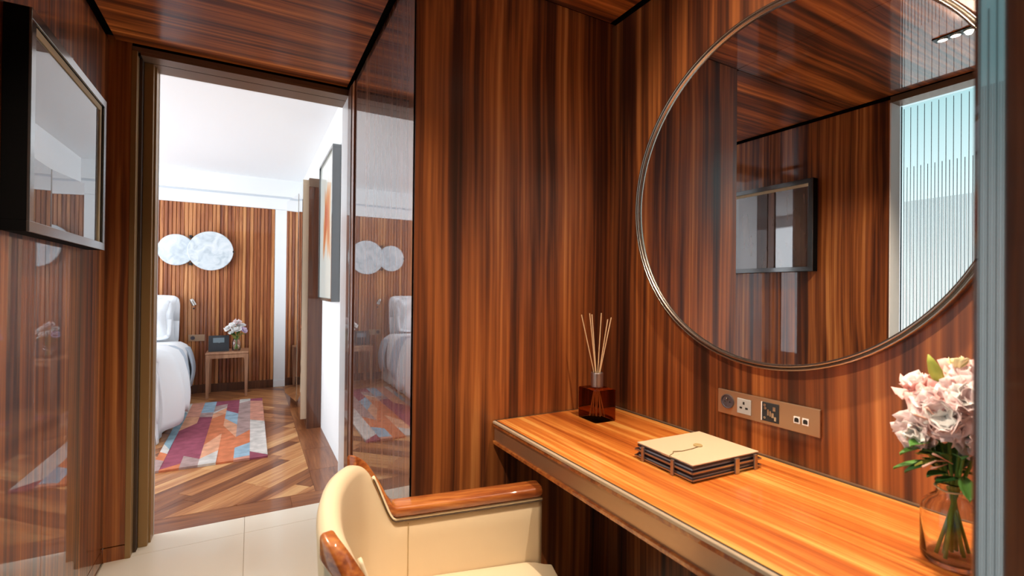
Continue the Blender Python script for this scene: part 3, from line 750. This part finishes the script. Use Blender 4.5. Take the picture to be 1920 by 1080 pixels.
obj('pages', B(-0.123, 0.123, -0.099, 0.099, 0.0021, 0.0048), M['page'], tf)
obj('front_cover', B(-0.127, 0.127, -0.103, 0.103, 0.005, 0.0085), M['folder'], tf, bevel=0.001)
obj('flap', B(-0.1295, -0.095, -0.030, 0.005, 0.004, 0.0095), M['folder'], tf, bevel=0.001)
bn = obj('button', MB().lathe([(0.001, 0.0086), (0.0125, 0.0086), (0.0125, 0.0108), (0.011, 0.0122), (0.001, 0.0126)], 24, c=(0.008, 0.002, 0)), M['button'], tf)
obj('cord', MB().tube([(0.004, -0.006, 0.0098), (-0.030, -0.012, 0.0096), (-0.070, -0.014, 0.0096), (-0.098, -0.008, 0.0106), (-0.108, -0.018, 0.0106), (-0.128, -0.026, 0.0100), (-0.1315, -0.029, 0.004)], 0.0013, 6), M['cord'], tf, smooth=True)

# ================================================================ FLOWERS
def petal(mb, c, ax, up, ln, wd, curl, mi, ruff=0.0, seed=0):
    """one cupped petal starting at c, pointing along ax, cupped towards up"""
    ax = ax.normalized(); sd = ax.cross(up).normalized(); up = sd.cross(ax).normalized()
    def fn(u, v):
        a = (u-0.5)*2; w_ = wd*(0.35+1.3*v*(1-0.42*v))
        r_ = ruff*math.sin(a*9+seed)*v*v
        p = c + ax*(ln*v*(1-0.10*a*a)) + sd*(a*w_*0.5) + up*(curl*ln*v*v + 0.25*wd*a*a*v*0.6 + r_)
        return (p.x, p.y, p.z)
    mb.grid(fn, 6, 5, mi)
def bloom(name, parent, c, facing, r, mats, seed=0, layers=((8, 0.20, 1.0), (7, 0.75, 0.85), (6, 1.5, 0.66), (4, 2.6, 0.45))):
    rnd = random.Random(seed); mb = MB(); f = Vector(facing).normalized()
    a0 = f.orthogonal().normalized(); b0 = f.cross(a0)
    c = Vector(c)
    for li, (n, lift, sc_) in enumerate(layers):
        for k in range(n):
            an = 2*math.pi*(k+0.5*(li % 2)+rnd.uniform(-.2, .2))/n
            ax = a0*math.cos(an)+b0*math.sin(an)+f*lift*rnd.uniform(.45, 1.4)
            petal(mb, c + f*(0.08*r*li), ax, f, r*sc_*rnd.uniform(.78, 1.15), r*sc_*rnd.uniform(0.95, 1.3), rnd.uniform(-0.05, 0.35), min(len(mats)-1, li//2) if rnd.random() < .8 else 0, 0.10*r, rnd.uniform(0, 6))
    return obj(name, mb, mats, parent, smooth=True, solid=0.0006)
def leaf_mesh(mb, p, d, ln, wd, droop=0.3, mi=0):
    d = Vector(d).normalized(); sd = d.cross(Vector((0,0,1)))
    if sd.length < 0.1: sd = Vector((1,0,0))
    sd.normalize(); up = sd.cross(d); p = Vector(p)
    def fn(u, v):
        a = (u-0.5)*2; w_ = wd*math.sin(math.pi*(0.04+0.94*v))**0.8
        q = p + d*(ln*v) + sd*(a*w_*0.5) - Vector((0,0,1))*(droop*ln*v*v) + up*(0.18*wd*abs(a))
        return (q.x, q.y, q.z)
    mb.grid(fn, 5, 7, mi)
VX, VY = 1.118, 0.366
fv = thing('flower_vase', 'clear glass bottle vase of pink flowers on the desk', 'vase', (VX, VY, DESK+0.0008))
obj('glass_jar', MB().lathe([(0.001, 0.0), (0.040, 0.0), (0.0455, 0.006), (0.0465, 0.014), (0.0465, 0.088), (0.044, 0.102), (0.034, 0.114), (0.025, 0.122), (0.0225, 0.132), (0.0250, 0.142), (0.0262, 0.145), (0.0248, 0.147),
                          (0.0225, 0.144), (0.0200, 0.132), (0.0222, 0.120), (0.031, 0.111), (0.0410, 0.100), (0.0435, 0.088), (0.0435, 0.016), (0.040, 0.010), (0.001, 0.009)], 48), M['glass'], fv, smooth=True)
rd = Vector((math.cos(yaw), -math.sin(yaw), 0)); fd = Vector((math.sin(yaw), math.cos(yaw), 0))
def at(r_, f_, z): 
    v = rd*r_+fd*f_; return Vector((v.x, v.y, z))
heads = [(-0.034, -0.022, 0.270, 0.043, 'pink_pale', (-0.75, -0.55, 0.15)), (-0.052, 0.012, 0.236, 0.034, 'pink_pale', (-0.9, -0.3, -0.15)), (0.022, -0.005, 0.318, 0.047, 'pink', (-0.2, -0.5, 0.75)),
         (0.052, -0.02, 0.300, 0.048, 'pink', (0.5, -0.5, 0.5)), (-0.020, 0.040, 0.300, 0.038, 'pink', (-0.5, 0.0, 0.7)), (-0.006, -0.040, 0.242, 0.036, 'pink_pale', (-0.3, -0.8, -0.2)), (0.07, 0.04, 0.27, 0.040, 'pink_pale', (0.8, 0.2, 0.5)),
         (-0.012, -0.030, 0.300, 0.036, 'pink_pale', (-0.4, -0.8, 0.5)), (-0.040, 0.0, 0.292, 0.030, 'pink', (-0.9, -0.2, 0.3))]
for k, (r_, f_, z, rad, mt, fc) in enumerate(heads):
    fcv = rd*fc[0]+fd*fc[1]; fcv.z = fc[2]
    c = at(r_, f_, z)
    st = obj('flower_stem', MB().tube([at(-r_*0.45+0.003*k-0.012, -f_*0.3, 0.012), at(r_*0.08, f_*0.1, 0.125), at(r_*0.5, f_*0.5, 0.19), c-fcv.normalized()*0.012], [0.0032, 0.0030, 0.0026, 0.0022], 8), M['stem'], fv, smooth=True)
    bloom('blossom', fv, c, fcv, rad, [M[mt], M['pink_pale'] if mt == 'pink' else M['white_petal']], seed=k+3, layers=((7, 0.15, 1.05), (6, 0.7, 0.9), (5, 1.3, 0.8), (3, 2.2, 0.6)))
bloom('cream_blossom', fv, at(0.006, 0.0, 0.352), (0, 0, 1), 0.020, [M['cream_petal']], seed=50, layers=((6, 0.9, 1.0), (4, 2.0, 0.7)))
# closed lime bud at the upper left
mbb = MB().tube([at(-0.022, 0, 0.318), at(-0.028, 0, 0.330), at(-0.034, 0, 0.346), at(-0.042, 0, 0.364), at(-0.047, 0, 0.376)], [0.004, 0.0095, 0.0105, 0.006, 0.001], 10)
obj('bud', mbb, M['leaf_lime'], fv, smooth=True)
rnd = random.Random(4)
spots = [(-0.045, 0.0, 0.215, -1.0, -0.3, 0.25, 0.050, 0.026, 'leaf'), (-0.02, -0.03, 0.200, -0.6, -0.8, 0.5, 0.055, 0.022, 'leaf_dark'), (0.0, -0.04, 0.19, 0.1, -1, 0.8, 0.06, 0.022, 'leaf'), (0.02, -0.03, 0.185, 0.6, -0.6, 0.6, 0.055, 0.024, 'leaf_dark'),
         (-0.02, 0.0, 0.180, -1.0, 0.2, -0.1, 0.06, 0.022, 'leaf_dark'), (0.015, -0.02, 0.165, 0.8, -0.4, -0.1, 0.06, 0.026, 'leaf_dark'), (0.0, -0.02, 0.160, -0.5, -0.7, -0.2, 0.05, 0.022, 'leaf'), (-0.01, 0.02, 0.2, -0.7, 0.7, 0.6, 0.06, 0.024, 'leaf'),
         (0.035, 0.0, 0.20, 0.25, -0.2, 1.0, 0.085, 0.020, 'leaf'), (0.045, 0.02, 0.19, 0.5, 0.3, 1.0, 0.08, 0.022, 'leaf_dark'), (-0.005, -0.015, 0.155, -0.9, -0.2, 0.2, 0.055, 0.020, 'leaf_dark'), (0.01, 0.03, 0.18, 0.1, 1, 0.4, 0.06, 0.026, 'leaf_dark'),
         (-0.010, -0.03, 0.215, -0.2, -0.9, 0.5, 0.040, 0.020, 'leaf'), (0.0, 0.0, 0.16, 0.2, 0.2, 1.0, 0.08, 0.04, 'leaf_dark'), (-0.02, 0.01, 0.165, -0.4, 0.3, 1.0, 0.07, 0.036, 'leaf_dark'), (-0.03, -0.02, 0.19, -0.8, -0.5, 0.9, 0.045, 0.02, 'leaf_dark')]
for k in range(26):
    an = rnd.uniform(0, 6.28); el = rnd.uniform(-0.15, 1.3)
    spots.append((0.016*math.cos(an), 0.016*math.sin(an), rnd.uniform(0.150, 0.215), math.cos(an), math.sin(an), el, rnd.uniform(0.045, 0.075), rnd.uniform(0.018, 0.030), 'leaf' if k % 3 == 0 else 'leaf_dark'))
for (r_, f_, z, dr, df_, dz, ln, wd_, mt) in spots:
    d = rd*dr+fd*df_; d.z = dz
    mb = MB(); leaf_mesh(mb, at(r_, f_, z), d, ln, wd_)
    obj('leaf', mb, M[mt], fv, smooth=True, solid=0.0005)
mb = MB(); leaf_mesh(mb, at(-0.025, -0.01, 0.185), rd*-1+Vector((0,0,0.15)), 0.055, 0.012); leaf_mesh(mb, at(-0.04, -0.01, 0.19), rd*-1+Vector((0,0,0.6)), 0.045, 0.006)
obj('lime_leaf', mb, M['leaf_lime'], fv, smooth=True, solid=0.0005)
for (r0, z0, r1, z1, r2, z2) in ((-0.045, 0.245, -0.062, 0.262, -0.095, 0.274), (-0.05, 0.25, -0.058, 0.272, -0.074, 0.286), (-0.03, 0.19, -0.055, 0.192, -0.080, 0.182), (-0.03, 0.185, -0.05, 0.182, -0.066, 0.180), (-0.02, 0.185, -0.045, 0.198, -0.062, 0.205)):
    obj('tendril', MB().tube([at(r0, -0.02, z0), at(r1, -0.025, z1), at(r2, -0.028, z2)], [0.0008, 0.0015, 0.0024], 6), M['tendril'], fv, smooth=True)
ra = MB()
ra.tube([at(0.026*math.cos(a), 0.026*math.sin(a), 0.1335+0.0015*math.sin(3*a)) for a in [i*math.pi/10 for i in range(21)]], 0.0016, 6)
ra.tube([at(0.006, -0.027, 0.133), at(0.022, -0.036, 0.128), at(0.010, -0.040, 0.114), at(-0.004, -0.042, 0.108)], [0.0016, 0.002, 0.0022, 0.0012], 6)
ra.tube([at(0.006, -0.027, 0.134), at(0.025, -0.037, 0.144), at(0.040, -0.036, 0.150)], [0.0016, 0.0024, 0.0012], 6)
obj('raffia_tie', ra, M['raffia'], fv, smooth=True)

# ================================================================ BED
bd = thing('bed', 'white made bed with layered linen beside the slatted wall', 'bed', (-1.55, 5.75, 0))
BX = 0.88   # half width to the visible right side (world x = -0.67)
obj('bed_base', B(-0.87, BX-0.02, -1.02, 1.05, 0.03, 0.30), M['linen'], bd, bevel=0.03)
# pleated skirt on the visible side
def skirt(u, v):
    yy = -1.03+2.08*u; wv = 0.006*math.sin(u*64)+0.005*math.sin(u*23+1)
    return (BX-0.008+wv*(1-v)+0.015*(1-v), yy, 0.012+0.30*v)
obj('bed_skirt', MB().grid(skirt, 90, 6), M['linen'], bd, smooth=True, solid=0.004)
obj('mattress', B(-0.87, BX-0.01, -1.02, 1.05, 0.305, 0.56), M['linen'], bd, bevel=0.06, seg=4)
def drape(y0, y1, ztop, hem, bulge, puff, amp, seed, xin=-0.86, flare=0.0, pull=0.0):
    ln_top = BX-0.07-xin; arc = 0.16; drop = ztop-0.11-hem
    tot = ln_top+arc+drop
    def fn(u, v):
        s = u*tot; yy = y0+(y1-y0)*v
        endp = math.sin(math.pi*min(1, max(0, v)))**0.35 if True else 1
        if s < ln_top: x_, z_ = xin+s, ztop
        elif s < ln_top+arc:
            a = (s-ln_top)/arc*math.pi/2; x_, z_ = BX-0.07+0.10*math.sin(a)+bulge*math.sin(a)*0.6, ztop-0.11+0.11*math.cos(a)
        else:
            t = (s-ln_top-arc)/max(drop, 1e-3); x_, z_ = BX+0.03+bulge*(0.6+0.4*math.sin(math.pi*min(1, t*0.9)))+flare*t, ztop-0.11-t*drop*(1+0.10*math.sin(v*5+seed))
        nz = noise.noise(Vector((x_*3+seed, yy*3, z_*2)))
        fold = math.sin(yy*17+seed+2.0*nz)*amp*smooth(ln_top*0.9, tot, s)
        x_ += fold - pull*(1-smooth(0, 0.22, v))*smooth(ln_top, ln_top+arc, s); z_ += puff*endp*(0.6+0.8*nz)*(1-smooth(ln_top+arc*0.4, tot, s))
        return (x_, yy, z_)
    return fn
obj('duvet', MB().grid(drape(-1.00, 0.66, 0.615, 0.20, 0.010, 0.035, 0.014, 1.0, pull=0.05), 44, 60), M['linen'], bd, smooth=True, solid=0.03)
obj('folded_sheet', MB().grid(drape(0.02, 0.76, 0.660, 0.24, 0.030, 0.02, 0.010, 3.0), 40, 30), M['linen'], bd, smooth=True, solid=0.03)
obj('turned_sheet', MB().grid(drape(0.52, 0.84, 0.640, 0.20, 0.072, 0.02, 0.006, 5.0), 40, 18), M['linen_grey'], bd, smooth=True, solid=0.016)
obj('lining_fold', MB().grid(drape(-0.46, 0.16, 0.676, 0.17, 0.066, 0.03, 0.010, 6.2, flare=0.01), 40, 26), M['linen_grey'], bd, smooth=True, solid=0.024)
# duvet turned back in a thick fold near the foot
obj('duvet_roll', MB().grid(drape(-0.94, -0.34, 0.705, 0.13, 0.088, 0.05, 0.018, 8.0, flare=0.02, pull=0.11), 40, 30), M['linen'], bd, smooth=True, solid=0.06)
def pillow(name, x, y, z, rx, w_, h_, t_, label, mat='linen'):
    p = thing(name, label, 'pillow', (x, y, z), 0, 'pillows on the bed')
    def fn(sign):
        def g(u, v):
            a, b = (u-.5)*2, (v-.5)*2
            pinch = 1-0.06*(1-abs(b)**2)*abs(a)**3
            fl = t_*0.5*max(0, (1-abs(a)**2.6))**0.55*max(0, (1-abs(b)**2.6))**0.55
            cx = a*w_/2*(1-0.07*(1-b*b)); cz = b*h_/2*(1-0.05*(1-a*a))
            return (cx, sign*fl + 0.010*math.sin(a*7+b*5), cz+h_/2)
        return g
    mb = MB(); mb.grid(fn(1), 20, 20); mb.grid(fn(-1), 20, 20)
    o = obj('cushion', mb, M[mat], p, smooth=True); o.rotation_euler = (rx, 0, 0)
    # flat stitched border
    bd_ = MB()
    def brd(u, v):
        an = u*2*math.pi; sx_ = math.copysign(abs(math.cos(an))**0.25, math.cos(an)); sz_ = math.copysign(abs(math.sin(an))**0.25, math.sin(an))
        k = 0.90+0.20*v
        return (sx_*w_/2*k, 0.008*math.sin(an*11)*v, sz_*h_/2*k+h_/2)
    bd_.grid(brd, 60, 3)
    b = obj('border', bd_, M[mat], p, smooth=True, solid=0.004); b.rotation_euler = (rx, 0, 0)
    return p
pillow('pillow', -1.075, 6.66, 0.62, R(-8), 0.62, 0.55, 0.16, 'tall white pillow at the head of the bed, nearest the nightstand')
pillow('pillow', -1.11, 6.42, 0.72, R(-14), 0.60, 0.42, 0.15, 'white pillow leaning in front of the tall one')
pillow('pillow', -1.85, 6.66, 0.62, R(-8), 0.62, 0.55, 0.16, 'white pillow on the far side of the bed')

# ================================================================ RUG
RX, RY = 0.12, 6.20
rug = MB()
cols = {'m': (0.32, 0.085, 0.125), 'o': (0.62, 0.20, 0.095), 'p': (0.72, 0.36, 0.22), 'b': (0.32, 0.45, 0.55), 't': (0.42, 0.29, 0.27), 'c': (0.62, 0.57, 0.53), 's': (0.62, 0.29, 0.21), 'd': (0.25, 0.36, 0.42)}
keys = list(cols)
def rug_mat(k):
    m, nt, b = new_mat('rug_pile_'+k)
    tc = nt.nodes.new('ShaderNodeTexCoord'); n = nt.nodes.new('ShaderNodeTexNoise'); n.inputs['Scale'].default_value = 14; n.inputs['Detail'].default_value = 5
    nt.links.new(tc.outputs['Object'], n.inputs['Vector'])
    c = cols[k]; rp = ramp_node(nt, [(0.3, tuple(x*0.75 for x in c)), (0.7, tuple(min(1, x*1.15) for x in c))])
    nt.links.new(n.outputs['Fac'], rp.inputs[0]); nt.links.new(rp.outputs[0], b.inputs['Base Color']); b.inputs['Roughness'].default_value = 0.95
    b.inputs['Specular IOR Level'].default_value = 0.1
    return m
rmats = [rug_mat(k) for k in keys]
# each stripe: right x, left x, then cuts from the far edge: (y at right side, y at left side, colour)
stripes = [
 (0.12, 0.00, [(6.02, 6.07, 'm'), (5.10, 5.21, 's'), (4.07, 4.21, 'c'), (4.04, 4.04, 'm')]),
 (0.00, -0.105, [(6.10, 6.00, 'c'), (4.85, 4.66, 't'), (4.45, 4.35, 'o'), (4.10, 4.08, 'b'), (4.04, 4.04, 's')]),
 (-0.105, -0.215, [(5.52, 5.71, 'm'), (5.08, 5.37, 'b'), (4.66, 5.10, 'p'), (4.04, 4.04, 'o')]),
 (-0.215, -0.325, [(6.02, 5.96, 'm'), (5.88, 5.68, 't'), (5.84, 5.62, 'c'), (5.58, 5.41, 'p'), (4.83, 4.54, 'o'), (4.34, 4.18, 'p'), (4.04, 4.04, 'c')]),
 (-0.325, -0.435, [(5.68, 5.70, 'b'), (5.49, 5.53, 't'), (4.18, 4.31, 'm'), (4.04, 4.04, 't')]),
 (-0.435, -0.55, [(5.54, 5.58, 's'), (5.30, 5.08, 'p'), (4.14, 4.06, 'm'), (4.04, 4.04, 'o')]),
 (-0.55, -0.605, [(5.72, 5.92, 'c'), (4.53, 4.70, 'd'), (4.42, 4.50, 'c'), (4.25, 4.31, 'o'), (4.04, 4.04, 't')]),
 
]
for xr, xl, cuts in stripes:
    pr_, pl_ = RY, RY
    for a, b, k in cuts:
        g = 0.0
        poly = [(xl, pl_), (xl, b), (xr, a), (xr, pr_)]
        rug.prism(poly, 0.0005, 0.014+0.0006*keys.index(k), keys.index(k)); pr_, pl_ = a, b
ro = obj('area_rug', rug, rmats); tag(ro, 'multicoloured geometric striped rug on the bedroom floor', 'rug')

# ================================================================ NIGHTSTAND
ns = thing('nightstand', 'small walnut bedside table with tapered legs', 'nightstand', (-0.242, 6.64, 0))
obj('table_top', B(-0.218, 0.218, -0.20, 0.20, 0.505, 0.53), M['stand_wood'], ns, bevel=0.008, seg=3)
obj('apron', B(-0.212, 0.212, -0.196, -0.176, 0.462, 0.504), M['stand_wood'], ns)
obj('apron', B(-0.212, 0.212, 0.176, 0.196, 0.462, 0.504), M['stand_wood'], ns)
for sx in (-1, 1):
    for sy in (-1, 1):
        # tapered leg that flares into the apron with a rounded knee
        sec2 = []
        for z, wd_, inn in ((0.504, 0.070, 0), (0.475, 0.056, 0), (0.445, 0.046, 0), (0.40, 0.041, 0), (0.2, 0.034, 0.004), (0.001, 0.027, 0.007)):
            x0 = sx*(0.216-inn); x1 = sx*(0.216-inn-wd_); y0 = sy*0.197; y1 = sy*(0.197-min(wd_, 0.04))
            sec2.append([(x0, y0, z), (x1, y0, z), (x1, y1, z), (x0, y1, z)])
        obj('leg', MB().sweep(sec2), M['stand_wood'], ns, bevel=0.004)
# black card stand on the nightstand
cs = thing('card_stand', 'black tent card stand with grey print on the nightstand', 'sign', (-0.332, 6.60, 0.5305), R(4))
obj('panel', B(-0.108, 0.100, -0.003, 0.003, 0.001, 0.190), M['dark_card'], cs, rot=(R(-12), 0, 0), loc=(0, -0.03, 0))
obj('print', MB().prism([(-0.062, 0.105), (-0.010, 0.105), (0.0, 0.098), (0.010, 0.105), (0.052, 0.105), (0.052, 0.162), (-0.062, 0.162)], 0.0, 0.0012), M['grey_print'], cs, rot=(R(90-12), 0, 0), loc=(0, -0.0338, 0))
obj('back_leg', B(-0.108, 0.100, -0.003, 0.003, 0.001, 0.190), M['dark_card'], cs, rot=(R(14), 0, 0), loc=(0, 0.056, 0))
# small vase of white flowers
v2 = thing('bedside_vase', 'small glass vase of white and lilac flowers on the nightstand', 'vase', (-0.155, 6.56, 0.5305))
obj('glass_jar', MB().lathe([(0.001, 0.0), (0.040, 0.0), (0.045, 0.006), (0.045, 0.110), (0.036, 0.122), (0.034, 0.135), (0.037, 0.142), (0.034, 0.143), (0.031, 0.135), (0.033, 0.120), (0.042, 0.108), (0.042, 0.010), (0.001, 0.008)], 28), M['glass'], v2, smooth=True)
r5 = random.Random(11)
for k, (r_, f_, z, rad, mt) in enumerate(((0, -0.02, 0.24, 0.060, 'white_petal'), (-0.085, 0, 0.262, 0.045, 'white_petal'), (-0.035, -0.01, 0.300, 0.045, 'white_petal'), (0.010, 0.01, 0.330, 0.048, 'pink_pale'), (0.062, 0, 0.300, 0.034, 'white_petal'), (0.075, -0.02, 0.238, 0.042, 'lilac_petal'), (-0.05, -0.02, 0.215, 0.034, 'white_petal'), (0.03, 0.03, 0.28, 0.040, 'white_petal'))):
    c = Vector((r_, f_, z))
    obj('flower_stem', MB().tube([(-r_*0.25, -f_*.3, 0.012), (r_*0.1, f_*.1, 0.13), c], 0.003, 6), M['stem'], v2)
    bloom('blossom', v2, c, (r_*6, -0.5, 0.7), rad, [M[mt], M['white_petal']], seed=k+70, layers=((7, 0.25, 1.0), (5, 1.0, 0.75), (4, 2.2, 0.5)))
for k in range(14):
    an = r5.uniform(0, 6.28); mb = MB()
    leaf_mesh(mb, (0.02*math.cos(an), 0.02*math.sin(an), 0.15+r5.uniform(0, .08)), (math.cos(an), math.sin(an), r5.uniform(.2, 1.2)), 0.085, 0.034)
    obj('leaf', mb, M['leaf' if k % 3 else 'leaf_dark'], v2, smooth=True, solid=0.0006)

# ================================================================ WALL FITTINGS IN THE BEDROOM
sn = thing('wall_sconce', 'double disc alabaster wall light on the slatted bedroom wall', 'wall lamp', (-0.60, YB-0.017, 1.73))
obj('large_disc', MB().lathe([(0.001, -0.075), (0.232, -0.075), (0.237, -0.070), (0.237, -0.058), (0.232, -0.054), (0.001, -0.054)], 64, c=(0.157, 0, 0.0), axis='Y'), M['alabaster'], sn)
obj('small_disc', MB().lathe([(0.001, -0.048), (0.180, -0.048), (0.185, -0.044), (0.185, -0.032), (0.180, -0.028), (0.001, -0.028)], 56, c=(-0.190, 0, 0.0), axis='Y'), M['alabaster'], sn)
obj('back_plate', B(-0.20, 0.20, -0.027, -0.001, -0.05, 0.05), M['bronze'], sn)
for x_, z_ in ((0.395, 0.0), (-0.376, 0.0)):
    obj('disc_clip', B(x_-0.008, x_+0.008, -0.080 if x_ > 0 else -0.052, -0.001, z_-0.010, z_+0.010), M['black'], sn)
for z_ in (0.165, -0.165):
    obj('disc_clip', B(-0.062, -0.036, -0.070, -0.001, z_-0.014, z_+0.014), M['black'], sn)
rl = thing('reading_lamp', 'small chrome reading spotlight above the pillow', 'wall lamp', (-0.612, YB-0.017, 1.10))
obj('mount', MB().lathe([(0.014, -0.0005), (0.014, -0.03), (0.006, -0.034), (0.006, -0.065)], 20, axis='Y'), M['chrome'], rl, smooth=False)
obj('head', MB().tube([(-0.022, -0.075, 0.045), (-0.012, -0.075, 0.022), (0.012, -0.075, -0.030)], [0.020, 0.026, 0.028], 20), M['chrome'], rl, smooth=False)
obj('switch', MB().lathe([(0.010, -0.0005), (0.010, -0.010)], 16, c=(0.0, 0, -0.07), axis='Y'), M['black'], rl)
bs = thing('bedside_socket', 'bronze socket plate on the slatted wall above the nightstand', 'socket', (-0.580, YB-0.017, 0.672))
obj('plate', B(-0.083, 0.083, -0.008, -0.0005, -0.040, 0.040), M['plate'], bs, bevel=0.001)
obj('round_socket', MB().lathe([(0.023, -0.0082), (0.023, -0.012), (0.019, -0.012), (0.018, -0.0095)], 24, c=(-0.040, 0, 0), axis='Y'), M['socket_dark'], bs)
